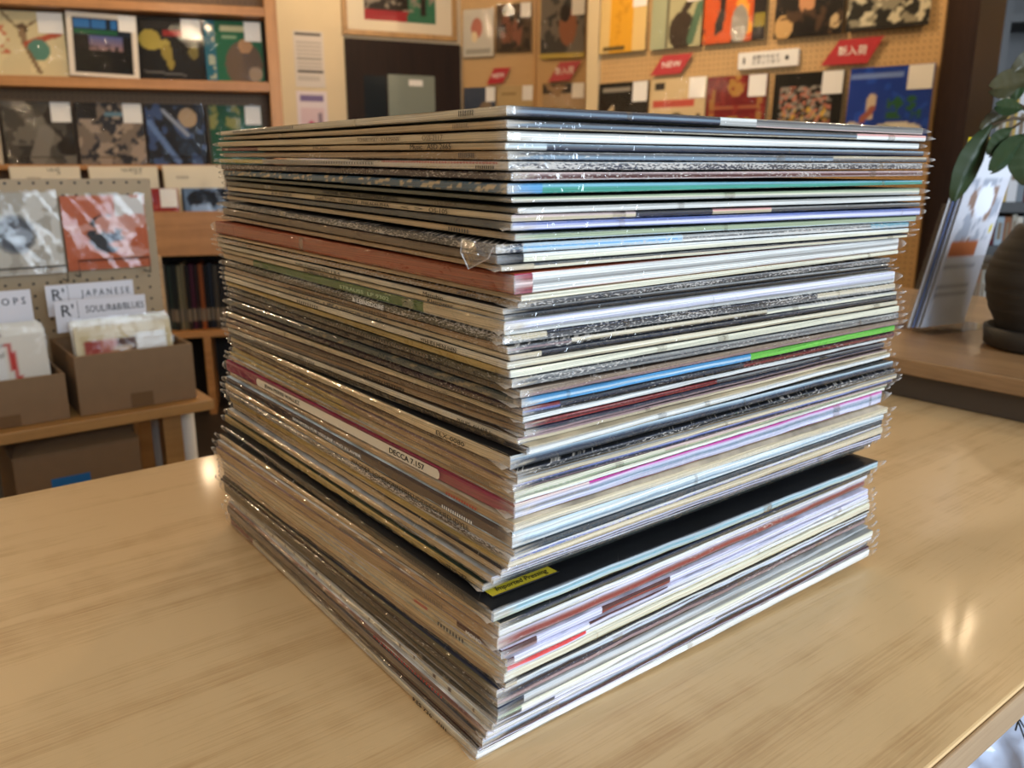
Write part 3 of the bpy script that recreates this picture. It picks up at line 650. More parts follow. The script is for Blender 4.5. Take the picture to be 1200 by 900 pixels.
marks = lambda n, seed: ''.join(random.Random(seed).choice('IIIlHEN ') for _ in range(n))
for args in (
    (1, marks(9, 1), 540, 557), (1, marks(34, 2), 275, 345, INKGREY, .5), (2, marks(9, 3), 533, 550, INKFADE),
    (3, 'TCHAIKOVSKY - SCHUMANN', 421, 470, INKFADE, .55), (3, 'OSS-2117', 497, 521, INKFADE, .6), (4, 'Music   ASD 2665', 483, 531, INK, .85), (4, 'MUSIC', 369, 388, INKFADE, .6),
    (5, marks(9, 4), 540, 558, INKGREY), (6, marks(40, 5), 450, 585, INKRED, .3, .8), (6, marks(9, 6), 560, 581, INK, .4, .3), (6, marks(48, 7), 310, 440, INKGREY, .5),
    (7, marks(40, 8), 352, 440, INKFADE, .5), (10, 'THE PHIL. WIND PHILADELPHIA ORCH', 380, 467, INK, .6), (10, 'OS-500A', 510, 536, INKFADE, .7),
    (11, 'ISAAC STERN / ORMANDY - PHILADELPHIA', 371, 458, INK, .6), (11, 'OS-105', 505, 527, INK, .75), (11, '& A MAJOR', 320, 344, INKGREY, .6), (11, '< >', 472, 497, INK, .6),
    (12, marks(24, 9), 480, 535, INKFADE, .5), (13, marks(8, 10), 528, 551, INKGREY, .6), (17, marks(44, 11), 320, 470, INKFADE, .25), (18, marks(22, 12), 470, 530, INKFADE, .4),
    (19, '00 55 1470 1', 538, 563, INKGREY, .5), (20, 'Violin Concertos Nos. 1 & 4', 348, 400), (20, 'Menuhin', 498, 521, INK, .8, .5), (21, 'Sonatinas Nos. 1 & 3', 358, 400), (21, 'Klemperer', 503, 533, INK, .8),
    (22, 'STRAUSS  LP 9302', 400, 458, INKG, .4), (23, 'SCHUMANN & BOSTON SYMPHONY', 330, 408, INKFADE, .55), (23, '& LEINSDORF', 415, 452, INKW, .65),
    (24, marks(40, 13), 340, 455, INK, .5), (25, 'SONATA NO. 3 IN A MINOR OP. 16', 340, 450, INKGREY, .6), (26, 'YEHUDI MENUHIN', 495, 537, INK, .7), (26, marks(10, 14), 350, 374, INKGREY, .5),
    (28, marks(40, 15), 380, 500, INKFADE, .35), (32, 'klassik', 503, 527, INKFADE, .7), (33, marks(36, 16), 320, 430, INKFADE, .5), (34, 'NATHAN MILSTEIN', 428, 475, INK, .6), (34, marks(40, 17), 315, 420, INKGREY, .5),
    (35, 'PHILIPS', 538, 553, INK, .6), (35, '416 658-1', 557, 577, INK, .6), (35, marks(34, 18), 300, 370, INKGREY, .55), (37, 'ELX-0080', 513, 546, INK, .42), (40, marks(20, 19), 405, 440, INKFADE, .6), (41, marks(24, 20), 530, 575, INKFADE, .6),
    (45, 'SONATEN FUR VIOLINE UND KLAVIER', 345, 425, INKW, .3), (45, marks(14, 21), 520, 555, INKW, .25, .3), (46, 'WAGNER: LOHENGRIN PRELUDE/SIEGFRIED IDYLL', 413, 552, INK, .8), (44, marks(12, 22), 525, 560, INKRED, .4),
    (48, marks(20, 23), 505, 540, INKGREY, .55), (49, marks(18, 24), 515, 545, INKGREY, .5), (50, 'EMIL GILELS', 467, 488, INKFADE, .7), (51, '2530 282', 525, 549, INK, .65), (52, marks(24, 25), 470, 545, INKFADE, .4),
    (54, marks(40, 26), 400, 470, INKGREY, .6), (54, marks(30, 27), 500, 560, INKGREY, .55), (55, marks(26, 28), 460, 520, INKFADE, .5), (56, 'MONO', 548, 566, INKW, .6), (58, marks(9, 29), 515, 545, INKGREY, .7), (57, marks(12, 30), 487, 503, INKRED, .5),
    (66, marks(26, 31), 440, 520, INKRED, .4), (69, 'RES 736', 486, 508, INK, .6), (69, marks(5, 32), 514, 525, INK, .4)):
    spine_text(*args)

# the crimson box: white rounded label on its spine
i = 42; g = geo[i]; ua, ub = px_to_u(g, 517, 'L'), px_to_u(g, 302, 'L'); M, th = spine_matrix(i, (ua + ub) / 2, 0.52, 0.0009)
hw, hh = (ub - ua) * S / 2, th * 0.36
pts = []
for k in range(9): a = -math.pi / 2 + math.pi * k / 8; pts.append((hw - hh + hh * math.cos(a), hh * math.sin(a), 0))
for k in range(9): a = math.pi / 2 + math.pi * k / 8; pts.append((-hw + hh + hh * math.cos(a), hh * math.sin(a), 0))
lab = MB().add(pts, [tuple(range(len(pts)))]).build('spine_label', mat('label_paper', 'd9cdb6', 0.6), RECORDS[i][0]); lab.matrix_local = M; lab['label'] = 'white rounded label'
spine_text(43, 'JEAN-PIERRE WALLEZ', 312, 353, INK, .34, .52); spine_text(43, 'DECCA 7.157', 458, 499, INK, .44, .5, bold=0.00004)

# yellow sticker on the jutting black cover
g = geo[51]; Nn, bear, rd, ld, zz = g; root52 = RECORDS[51][0]


def on_cover(px, py):
    d = ray(px, py); lo, hi = 0.1, 1.5
    def f(t):
        p = CAM + d * (t / d.y); q = Vector((p.x - Nn.x, p.y - Nn.y, 0)); x, y = q.dot(rd), q.dot(ld)
        return p.z - bil(g, x, y, 1), x, y
    for _ in range(50):
        m = (lo + hi) / 2
        if f(m)[0] > 0: lo = m
        else: hi = m
    _, x, y = f(lo); return Vector((x, y, bil(g, x, y, 1) - zz['N'][0] + 0.0004))


q = [on_cover(*p) for p in ((577, 701), (655, 671), (641, 664), (564, 692))]
MB().add(q, [(0, 1, 2, 3)]).build('sticker', mat('gold_label', 'd6c033', 0.45), root52)['label'] = 'yellow sticker'
cen = sum(q, Vector()) / 4
q2 = [cen + (p - cen) * 1.0 for p in q]
ax = ((q[1] - q[0]) + (q[2] - q[3])).normalized(); up0 = ((q[3] - q[0]) + (q[2] - q[1])); nr = ax.cross(up0).normalized(); up = nr.cross(ax)
M = Matrix((ax, up, nr)).transposed().to_4x4(); M.translation = cen + nr * 0.0003
hgt = up0.dot(up) / 2
text_mesh('sticker_lettering', 'Imported Pressing', hgt * 0.62, INK, root52, M, shear=0.45, width=(q[1] - q[0]).length * 0.78)
fr = MB()
for a, b in ((0, 1), (1, 2), (2, 3), (3, 0)): fr.tube([q[a] + nr * 0.0002, q[b] + nr * 0.0002], 0.00022, 4)
fr.build('sticker_border', INK, root52)

# loose crumpled corner of film (fourteenth record)
root14, g = RECORDS[13]; Nn, bear, rd, ld, zz = g


def on_spine_plane(i, px, py, out):
    Nn, bear, rd, ld, zz = geo[i]; d = ray(px, py); t = ((Nn - rd * out) - Vector((0, 0, 0))).dot(rd) / Vector((d.x, d.y, 0)).dot(rd)
    p = CAM + d * t; return Vector((-out, (Vector((p.x, p.y, 0)) - Nn).dot(ld), p.z - zz['N'][0]))


pp = [on_spine_plane(13, *a) for a in ((541, 280, .003), (540, 296, .007), (549, 315, .004), (560, 298, .009), (572, 303, .003), (578, 290, .004), (556, 284, .006), (584, 286, .001), (566, 291, .001))]
MB().add(pp, [(0, 1, 6), (1, 3, 6), (1, 2, 3), (2, 4, 3), (3, 4, 8), (3, 8, 6), (4, 5, 8), (5, 7, 8), (6, 8, 7)]).build('film_corner', film('loose_film', 0.3, 0.12, 0.4, 200, milky=0.06), root14)
ed = MB()
for a, b in ((0, 1), (1, 2), (2, 4), (4, 5), (0, 6), (1, 3)): ed.tube([pp[a], pp[b]], 0.00028, 5)
ed.build('film_crease', film('film_edge', 0.5, 0.15, 0.2, 100, milky=0.35), root14)
# gleaming pinched folds of film at the near corners
#STACK_END

# ================================================================== ROOM BEHIND
from mathutils import noise as mnoise
C = lambda h: lin(h)


def painter(ops):
    def f(u, v):
        c = (0.5, 0.5, 0.5)
        for o in ops:
            k = o[0]
            if k == 'f': c = C(o[1])
            elif k == 'r':
                if o[1] <= u <= o[3] and o[2] <= v <= o[4]: c = C(o[5])
            elif k == 'e':
                if ((u - o[1]) / o[3]) ** 2 + ((v - o[2]) / o[4]) ** 2 <= 1: c = C(o[5])
            elif k == 's':
                ax, ay, bx, by = o[1:5]; L2 = (bx - ax) ** 2 + (by - ay) ** 2
                t = max(0, min(1, ((u - ax) * (bx - ax) + (v - ay) * (by - ay)) / L2))
                if math.hypot(u - ax - t * (bx - ax), v - ay - t * (by - ay)) <= o[5]: c = C(o[6])
            elif k == 'g':
                if o[1] <= v <= o[2]:
                    t = (v - o[1]) / (o[2] - o[1]); a, b = C(o[3]), C(o[4]); c = tuple(x * (1 - t) + y * t for x, y in zip(a, b))
            elif k == 'n':
                if len(o) > 6 and not (o[6][0] <= u <= o[6][2] and o[6][1] <= v <= o[6][3]): continue
                if mnoise.fractal(Vector((u * o[1], v * o[2], o[5])), 0.8, 2.0, 3) > o[3]: c = C(o[4])
        return c
    return f


PRINT = print_mat('printed_cover', False, 0.42)
BAGF = film('cover_film', 0.06, 0.05, 0.8, 22)
BAGS = film('cover_film_creased', 0.12, 0.07, 0.8, 20)
FLATM = Matrix(((1, 0, 0), (0, 0, -1), (0, 1, 0))).to_4x4()


def flat_at(x, y, z, rot=0.0):
    M = Matrix(((1, 0, 0), (0, 0, -1), (0, 1, 0))).to_4x4() @ Matrix.Rotation(rot, 4, 'Z'); M.translation = Vector((x, y, z)); return M


def cover(pl, x0, x1, y0, y1, ops, label, group, tagbox=True, off=0.0, lean=-0.05, name='record_cover', cat='record', film_m=None, h=None, nrec=1, base_z=None, thick=0.005, roll=0.0, tagw=0.30, tagh=0.32, res=44):
    ym = (y0 + y1) / 2; s0, _ = pl.sz(x0, ym, off); s1, _ = pl.sz(x1, ym, off); xm = (x0 + x1) / 2
    zt = pl.sz(xm, y0, off)[1]; zb = base_z if base_z is not None else pl.sz(xm, y1, off)[1]
    W_ = s1 - s0; H = h or (zt - zb)
    if h and base_z is None: zb = zt - h
    t = thing(name, label, cat, pl.at((s0 + s1) / 2, off, zb), 0, group); t.rotation_euler = (lean, roll, pl.rot)
    fn = painter(ops); m = MB()
    m.grid(lambda u, v: ((u - 0.5) * W_, 0, v * H), res, res, fn)
    m.box((-W_ / 2, 0.0001, 0), (W_ / 2, thick, H), C('3a3532'))
    m.build('sleeve', PRINT, t)
    if tagbox:
        MB().box((W_ / 2 - W_ * tagw, -0.0026, H - H * tagh), (W_ / 2 - 0.004, -0.0016, H - 0.002)).build('price_tag', PAPER, t)
    rr = random.Random(label)
    p = [rr.uniform(0, 6) for _ in range(5)]
    g_ = MB(); g_.grid(lambda u, v: ((u - 0.5) * (W_ + 0.001), -0.0045 - 0.0025 * math.sin(u * 5 + p[0] + v * 3) * math.sin(v * 4 + p[1]) - 0.001 * math.sin(u * 17 + v * 11 + p[2]), -0.0 + v * (H + 0.005)), 16, 16)
    g_.build('plastic_sleeve', film_m or BAGF, t, smooth=True)
    return t, W_, H


# ---- far wall, door, framed picture -------------------------------------------------
PBW = Plane(at_depth(402, 100, 6.0), 66)
sL, sR = PBW.sz(285, 100)[0], PBW.sz(541, 100)[0]
m_ = MB().box((sL - 1.5, 0, 0), (sR, 0.06, 2.75)); o = m_.build('wall_back', MATS['plaster'], loc=PBW.at(0, 0, 0), rotz=PBW.rot); struct(o)
s0, z0 = PBW.sz(402, 45); s1, _ = PBW.sz(538, 53); dz = z0
DW = wood('dark_door_wood', '170f0a', '281a12', (30, 30, 2), 0.6, spec=.2)
door = thing('door_1', 'dark brown door in the far wall under the framed picture', 'door', PBW.at((s0 + s1) / 2, -0.001, 0), PBW.rot); door['kind'] = 'structure'
wd = s1 - s0
MB().box((-wd / 2 + 0.004, -0.035, 0.002), (wd / 2 - 0.004, -0.004, dz)).build('door_leaf', DW, door)
q = [PBW.sz(*p, -0.04) for p in ((426, 88), (452, 88))]; dc = (s0 + s1) / 2
MB().box((q[0][0] - dc, -0.038, 0.75), (q[1][0] - dc, -0.036, q[0][1])).build('door_glass', mat('dark_glass', '20262b', 0.12), door)
q = [PBW.sz(*p, -0.04) for p in ((454, 87), (509, 90))]
nb = thing('notice_board', 'pale grey-green sheet hanging on the dark door', 'notice', PBW.at((q[0][0] + q[1][0]) / 2, -0.040, 1.02), PBW.rot)
hw_ = (q[1][0] - q[0][0]) / 2
MB().box((-hw_, -0.006, 0), (hw_, 0, q[0][1] - 1.02), bev=0.002).build('sheet', mat('grey_green_board', '7c8478', 0.25), nb)
MB().box((-0.02, -0.008, q[0][1] - 1.02 - 0.07), (0.08, -0.006, q[0][1] - 1.02 - 0.03)).build('paper_clip', PAPER, nb)

s0, z0 = PBW.sz(402, 40, -0.03); s1, _ = PBW.sz(536, 45, -0.03)
pf = thing('framed_picture', 'wood framed red and green print above the dark door', 'picture', PBW.at((s0 + s1) / 2, -0.002, z0), PBW.rot)
pw = s1 - s0; ph_ = 0.62; FR = wood('frame_wood', '8f6a3c', 'b58d57', (20, 20, 2), 0.4)
b_ = 0.035
for a in ((-pw / 2, 0, pw / 2, b_), (-pw / 2, ph_ - b_, pw / 2, ph_), (-pw / 2, b_, -pw / 2 + b_, ph_ - b_), (pw / 2 - b_, b_, pw / 2, ph_ - b_)):
    MB().box((a[0], -0.03, a[1]), (a[2], 0, a[3]), bev=0.003).build('frame_rail', FR, pf)
MB().box((-pw / 2 + b_, -0.012, b_), (pw / 2 - b_, -0.004, ph_ - b_)).build('mat_board', CREAMP, pf)
iw = pw - 2 * b_
MB().grid(lambda u, v: (-iw / 2 + iw * (0.16 + 0.68 * u), -0.0135, b_ + 0.07 + v * (ph_ - 2 * b_ - 0.14)), 40, 40,
          painter([('f', '2d6b50'), ('r', 0, 0.16, 0.6, 1, '1d1a1b'), ('r', 0, 0, 0.6, 0.17, '9c1f2c'), ('n', 8, 8, 0.25, '8f8577', 3, (0, 0.17, 1, 1)), ('r', 0.6, 0, 1, 0.1, '2d6b50'), ('r', .78, .12, .86, .6, '1d1a1b')])).build('print', PRINT, pf)
MB().box((-pw / 2 + b_, -0.022, b_), (pw / 2 - b_, -0.020, ph_ - b_)).build('glazing', film('picture_glass', 0.08, 0.05, 0.05, 3), pf)

for x0, x1, y0, y1, hh, lab, pink in ((343, 382, 35, 103, None, 'white sheet of opening notes on the plaster wall, upper of two', 0), (347, 386, 106, 165, None, 'white and pink flyer on the plaster wall under the text sheet', 1)):
    a, zt = PBW.sz(x0, y0, -0.01); b, zb2 = PBW.sz(x1, y1, -0.01)
    if pink: zb2 = zt - 0.45
    nt_ = thing('notice_sheet', lab, 'notice', PBW.at((a + b) / 2, -0.002, zb2), PBW.rot); wq, hq = b - a, zt - zb2
    if pink: ops = [('f', 'ddd0d2'), ('r', .12, .86, .88, .95, '7a6a92'), ('r', .12, .05, .88, .76, 'd6bcc0'), ('e', .45, .45, .14, .12, 'c2476a'), ('e', .5, .3, .16, .1, 'c2476a'), ('r', .7, .4, .8, .7, '8d7b86'), ('r', .15, .3, .25, .45, '5e5360')]
    else: ops = [('f', 'd2c8bd'), ('r', .05, .93, .93, .955, '3e3a38'), ('r', .08, .26, .95, .3, '3e3a38')] + [('r', .1, z, .9, z + .025, '9d958c') for z in (.78, .72, .64, .57, .5, .42, .36)] + [('r', .1, z, .8, z + .02, 'a89f96') for z in (.18, .12)]
    MB().grid(lambda u, v: ((u - .5) * wq, -0.002, v * hq), 30, 44, painter(ops)).build('printed_paper', PRINT, nt_)
    MB().box((-wq / 2, -0.0018, 0), (wq / 2, -0.0003, hq)).build('backing', PAPER, nt_)

# ---- pegboard walls ------------------------------------------------------------------
PEG = pegboard('pegboard_tan', 'c09a66', 0.025)
P0m = PBW.at(sR, 0, 0); PMW = Plane(P0m, 110)
PRW = Plane(at_depth(985, 115, 3.95), 128)
sm1 = PMW.sz(692, 80)[0]
o = MB().box((0.0, 0, 0), (sm1, 0.03, 2.7)).build('wall_middle', PEG, loc=PMW.at(0, 0, 0), rotz=PMW.rot); struct(o)
sr0, sr1 = PRW.sz(699, 80)[0], PRW.sz(1104, 60)[0]
o = MB().box((sr0, 0, 0), (sr1, 0.03, 2.7)).build('wall_right_pegboard', PEG, loc=PRW.at(0, 0, 0), rotz=PRW.rot); struct(o)
a = PMW.at(sm1 - .005, .015, 0); b = PRW.at(sr0 + .005, .025, 0); jd = b - a
o = MB().box((0, 0, 0), (jd.length, .02, 2.74)).build('trim_4', MATS['pegboard_tan'], loc=a, rotz=math.atan2(jd.y, jd.x)); struct(o)
s0 = PRW.sz(691, 80)[0]; s1 = PRW.sz(704, 80)[0]
o = MB().box((s0, -0.03, 0), (s1, 0.05, 2.7)).build('trim_2', mat('pale_post', 'c9b48c', 0.6), loc=PRW.at(0, 0, 0), rotz=PRW.rot); struct(o)
# pale strip between pegboards
s0 = PMW.sz(627, 80)[0]
o = MB().box((s0 - 0.01, -0.012, 0), (s0 + 0.01, 0, 2.7)).build('trim_3', wood('batten', '9c7443', 'b98e58', (20, 20, 2)), loc=PMW.at(0, 0, 0), rotz=PMW.rot); struct(o)

GW = 'covers on the tan pegboard walls'
H = 0.315
cover(PMW, 542, 578, 10, 73, [('f', 'bdb6a6'), ('e', .45, .6, .18, .22, 'b06a58'), ('e', .38, .42, .1, .12, 'd8c29a'), ('r', .1, .06, .9, .16, '9a9486')], 'whitish cover with small red figure beside the dark door', GW, False, -0.03, h=H)
cover(PMW, 581, 622, 3, 72, [('f', '4a3826'), ('e', .3, .45, .16, .35, '6d3f2a'), ('e', .6, .4, .14, .3, '7a4a35'), ('n', 5, 5, .2, '2c2118', 2)], 'dark brown cover with reddish figures on the middle pegboard', GW, True, -0.03, h=H, tagh=.3)
cover(PMW, 633, 685, -6, 68, [('f', '3a3836'), ('n', 3, 3, .05, '6a6258', 6), ('e', .62, .5, .2, .3, '8d5a40'), ('e', .55, .72, .12, .14, '2a2320'), ('r', 0, 0, 1, .07, 'b7a04a')], 'dark portrait cover with yellow strip along its foot', GW, True, -0.03)
cover(PMW, 543, 580, 102, 160, [('f', '3e4654'), ('e', .7, .4, .25, .3, '7d6a55')], 'dark blue grey cover partly hidden, under the small red shelf sign', GW, True, -0.03, h=H)
cover(PMW, 583, 624, 100, 160, [('f', 'b49a6c'), ('r', .1, .8, .5, .86, '8a724a')], 'sandy cover beside the dark blue grey one on the pegboard', GW, True, -0.03, h=H)
cover(PMW, 635, 684, 97, 165, [('f', 'a98e68'), ('r', 0, .78, .72, 1, '3b332b'), ('n', 4, 4, .25, '8c6f4c', 8)], 'sandy cover with black top band beside the pale post', GW, True, -0.03, h=H)
cover(PRW, 703, 757, -15, 61, [('f', 'd8b878'), ('r', .22, 0, .72, 1, 'd79c2c'), ('n', 6, 6, .3, 'c98f26', 5, (.22, 0, .72, 1)), ('r', .08, .03, .55, .1, '5a4a2a')], 'cream cover with broad yellow band on the pegboard', GW, True, -0.03)
cover(PRW, 763, 822, -22, 56, [('f', 'a9a27c'), ('r', 0, .0, .35, 1, 'a0a382'), ('e', .62, .25, .25, .3, '3b3026'), ('s', .55, .4, .9, .9, .06, '3b3026'), ('s', .8, .1, .95, .6, .07, '4f6a52'), ('r', .3, 0, .36, 1, '55503c')], 'olive green cover with dark sculptural figure', GW, True, -0.03)
cover(PRW, 825, 897, -30, 49, [('f', '2b211c'), ('n', 3, 1.2, -.05, 'c4501e', 3), ('n', 4, 1.5, .18, 'e39a3a', 8), ('r', .8, 0, 1, 1, '231c1a'), ('e', .6, .25, .14, .3, '8f8a80'), ('r', .82, .2, 1, .4, '8a7a2c')], 'flame orange cover with a silvery figure', GW, False, -0.03)
cover(PRW, 909, 989, -42, 42, [('f', '1c1714'), ('e', .47, .5, .12, .16, 'c08a60'), ('e', .15, .16, .14, .18, 'c29a62'), ('e', .88, .62, .1, .12, 'b9896a'), ('e', .9, .18, .08, .1, 'bca37a'), ('n', 5, 5, .3, '4a3626', 1)], 'black cover with several pale faces', GW, False, -0.03)
cover(PRW, 995, 1093, -62, 33, [('f', '8f8873'), ('n', 3, 3, .02, '2c2a25', 4), ('n', 6, 6, .2, 'c9c0a4', 9), ('r', 0, 0, 1, .06, '2a2622')], 'black and white landscape cover of dark trees', GW, False, -0.03)
cover(PRW, 700, 757, 96, 170, [('f', '1d1814'), ('r', .08, .86, .65, .92, '8d8474'), ('s', .05, .3, .3, .6, .04, 'b9a380')], 'black cover with a tag standing behind the record stack', GW, True, -0.03, h=H)
cover(PRW, 760, 825, 91, 168, [('f', 'c9b084'), ('r', .05, .55, .8, .66, 'b5493a'), ('r', .08, .82, .26, .95, '2a241f'), ('e', .5, .3, .2, .16, '1f1b18'), ('r', .85, .3, .92, .45, '4a4034')], 'cream cover with red lettering and a black hat shape', GW, True, -0.03, h=H)
cover(PRW, 826, 896, 88, 168, [('f', '6d1a1c'), ('e', .5, .85, .14, .16, 'a87a3c'), ('r', .05, .0, .14, .8, '9c6a38'), ('r', .86, .0, .95, .7, '9c6a38'), ('e', .5, .3, .3, .1, 'b08a4a'), ('r', .15, .52, .85, .55, '9c5a3c'), ('n', 9, 9, .3, '842a24', 2)], 'dark red cover with ornate gold decoration', GW, True, -0.03, h=H)
cover(PRW, 904, 985, 84, 170, [('f', '191612'), ('n', 11, 11, .05, '8d8578', 6, (.1, .15, .85, .8)), ('n', 14, 14, .22, 'b5705a', 9, (.1, .15, .85, .8)), ('n', 14, 14, .25, 'c9a040', 12, (.15, .2, .8, .5))], 'black cover with a bouquet of small flowers', GW, True, -0.03, h=H)
cover(PRW, 992, 1090, 77, 172, [('f', '1d3a8c'), ('n', 3, 3, .25, '234aa8', 4), ('r', .02, .85, .65, .92, '6f86bd'), ('s', .28, .35, .3, .6, .05, 'c9b59a'), ('s', .2, .3, .32, .45, .04, '9c5a4a'), ('n', 5, 5, .0, '2c5a3a', 7, (.5, .3, .9, .6)), ('e', .62, .16, .3, .1, 'd8d0bd'), ('e', .5, .15, .08, .06, '3a6a3c'), ('e', .08, .18, .12, .1, 'c9b9a4')], 'bright blue cover with small figure and white cloud shapes', GW, True, -0.03, h=H)

# red slanted shelf signs
SIGN = mat('red_sign', 'b02a30', 0.35)


def slanted(pl, quad, label, words, wid, group='red slanted signs on the pegboard', lift=0.0):
    pts = [pl.sz(x, y, -0.025) for x, y in quad]; cx = sum(p[0] for p in pts) / 4; zb = min(p[1] for p in pts)
    t = thing('shelf_sign', label, 'sign', pl.at(cx, -0.025, zb), pl.rot, group)
    vs = [(p[0] - cx, 0, p[1] - zb) for p in pts]; b = [(p[0], 0.004, p[2]) for p in vs]
    MB().add(vs + b, [(0, 1, 2, 3), (7, 6, 5, 4), (0, 4, 5, 1), (1, 5, 6, 2), (2, 6, 7, 3), (3, 7, 4, 0)]).build('panel', SIGN, t)
    MB().box((-0.01, 0.004, 0.02), (0.01, 0.022, 0.035)).build('bracket', mat('sign_bracket', '8a2a2a', 0.4), t)
    zc = sum(p[2] for p in vs) / 4; hq = max(p[2] for p in vs)
    rot = math.atan2(vs[1][2] - vs[0][2], vs[1][0] - vs[0][0])
    text_mesh('sign_lettering', words, hq * 0.42, INKW, t, flat_at(0, -0.0008, zc + lift, rot), width=wid * (vs[1][0] - vs[0][0]), bold=0.0002)


slanted(PMW, ((570, 99), (589, 97), (598, 79), (579, 80)), 'small red slanted sign reading NEW beside the dark door', 'NEW', .75)
slanted(PMW, ((642, 96), (668, 94), (681, 71), (656, 73)), 'red slanted sign with white characters on the middle pegboard', '新入荷', .85)
slanted(PRW, ((762, 89), (797, 86), (812, 62), (777, 65)), 'red slanted sign reading NEW just past the pale post', 'NEW', .62)
slanted(PRW, ((962, 77), (1016, 74), (1036, 42), (984, 47)), 'large red slanted sign with white Japanese characters', '新入荷', .62)
pts = [PRW.sz(x, y, -0.03) for x, y in ((864, 81), (934, 76), (934, 57), (864, 62))]; cx = (pts[0][0] + pts[1][0]) / 2
t = thing('notice_card', 'long white card with two lines of black print on the pegboard', 'sign', PRW.at(cx, -0.025, pts[0][1] - 0.002), PRW.rot)
hw_ = (pts[1][0] - pts[0][0]) / 2; hh_ = pts[3][1] - pts[0][1]
MB().box((-hw_, -0.002, 0), (hw_, 0.020, hh_)).build('card', PAPER, t)
text_mesh('card_lettering', '試聴できます', hh_ * .3, INK, t, flat_at(-hw_ * .05, -0.003, hh_ * .63), width=hw_ * .9)
text_mesh('card_lettering', 'スタッフまで', hh_ * .3, INK, t, flat_at(-hw_ * .05, -0.003, hh_ * .32), width=hw_ * .95)
MB().add([(hw_ * .65 + .009 * math.cos(k), -0.003, hh_ * .5 + .011 * math.sin(k)) for k in [i * .52 for i in range(12)]], [tuple(range(12))]).build('round_mark', INK, t)
MB().box((-hw_ * .82, -0.003, hh_ * .3), (-hw_ * .76, -0.0022, hh_ * .7)).build('note_mark', INK, t)

# ---- record shelf at the side wall ----------------------------------------------------------
PSH = Plane(at_depth(165, 55, 4.1), 73.5)
PINE = wood('shelf_pine', '8a5a2b', 'b9824a', (1.2, 26, 26), 0.45)
DARKBACK = pegboard('shelf_back_pegboard', '6f5436', 0.025)
FO = -0.08
sx0, sx1 = PSH.sz(-70, 60, FO)[0], PSH.sz(313, 60, FO)[0]
sh = thing('record_shelf', 'tall pine record shelf with a perforated back panel', 'shelf', PSH.at(0, 0, 0), PSH.rot)
ztop = PSH.sz(160, 2, FO)[1]
MB().box((sx0, 0.075, 0.05), (sx1 + 0.04, 0.09, 2.3)).build('back_panel', DARKBACK, sh)
BZ = []
for ya, yb in ((1, 12), (92, 104), (193, 199)):
    zt, zb = PSH.sz(160, ya, FO)[1], PSH.sz(160, yb, FO)[1]; BZ.append(zt)
    MB().box((sx0, FO, zb), (sx1, 0.074, zt), bev=0.002).build('shelf_board', PINE, sh)
sp_ = PSH.sz(327, 60, FO)[0]
MB().box((sx1, FO - 0.004, 0.0), (sp_, 0.095, 2.35), bev=0.002).build('side_post', wood('post_pine', '8f5f2e', 'bd884f', (26, 26, 1.2), 0.45), sh)
GS = 'covers on the pine record shelf'
LP = 0.278
z1 = BZ[1] + 0.0005; z2 = BZ[2] + 0.0005
ops_dance = [('f', 'c9b98e'), ('n', 2, 2, .3, 'd3c294', 3), ('e', .12, .72, .16, .12, 'b85c44'), ('n', 4, 4, .05, 'bd6a4c', 5, (0, .35, .36, .95)), ('e', .16, .58, .14, .14, 'd8cba6'), ('s', .48, .72, .3, .98, .014, '6a5238'), ('s', .5, .72, .68, .86, .014, '6a5238'), ('e', .52, .74, .06, .08, '5a4632'), ('s', .5, .7, .55, .45, .04, '8a7052'), ('s', .55, .5, .92, .68, .045, 'a8523a'), ('e', .68, .42, .13, .17, '55806e'), ('s', .56, .4, .66, .08, .025, '7c6244')]
cover(PSH, -26, 77, 13, 92, ops_dance, 'cream cover with a leaping dancer in green and red', GS, True, 0.0, base_z=z1, h=LP)
cover(PSH, 78, 160, 18, 93, [('f', 'd9cdbb'), ('r', .08, .05, .92, .92, '12100f'), ('g', .42, .64, '8a6a62', '4a5888'), ('r', 0, 0, .08, 1, 'd9cdbb'), ('r', .92, 0, 1, 1, 'd9cdbb'), ('r', .08, .42, .3, .66, '12100f'), ('r', .78, .42, .92, .66, '12100f'), ('n', 9, 9, .1, '12100f', 4, (.3, .38, .78, .5)), ('r', .08, .64, .92, .92, '17202c'), ('r', .1, .76, .32, .9, '2f69a3'), ('r', .36, .76, .56, .9, '2f69a3'), ('r', .62, .76, .72, .9, '2f69a3'), ('r', .1, .68, .72, .74, '1f5a3c')], 'white bordered cover with a dark sunset silhouette and blue lettering', GS, True, -0.03, base_z=z1 + .0065, h=LP - .006, roll=0.035, tagw=.26, tagh=.26)
cover(PSH, 158, 238, 17, 95, [('f', '17130f'), ('e', .22, .65, .16, .16, '9c8a3c'), ('s', .25, .55, .45, .6, .06, 'a08e40'), ('e', .46, .45, .08, .14, '8c7a34'), ('e', .5, .28, .05, .1, '8c7a34'), ('e', .85, .46, .08, .1, '6f6230'), ('r', .42, .72, .72, .8, '8c2420'), ('r', .1, .84, .8, .94, '2c2620'), ('s', .1, .15, .7, .1, .012, '6a6660')], 'black cover with a yellow toned trumpet player shape and red word', GS, True, 0.0, base_z=z1, h=LP)
cover(PSH, 240, 308, 25, 97, [('f', '1f5a3c'), ('r', 0, 0, .2, 1, '1d5a6c'), ('n', 4, 12, .1, '9aa08c', 4, (.06, .05, .16, .95)), ('r', .28, .82, .72, .92, 'b9b48c'), ('r', .3, .72, .55, .76, '7d9474'), ('e', .66, .3, .32, .38, '5f4c3a'), ('e', .7, .6, .12, .12, 'a8805c'), ('e', .85, .15, .12, .12, '9c8468')], 'green cover with teal strip and a seated man, end of the upper row', GS, True, 0.0, base_z=z1, h=LP, tagw=.3)
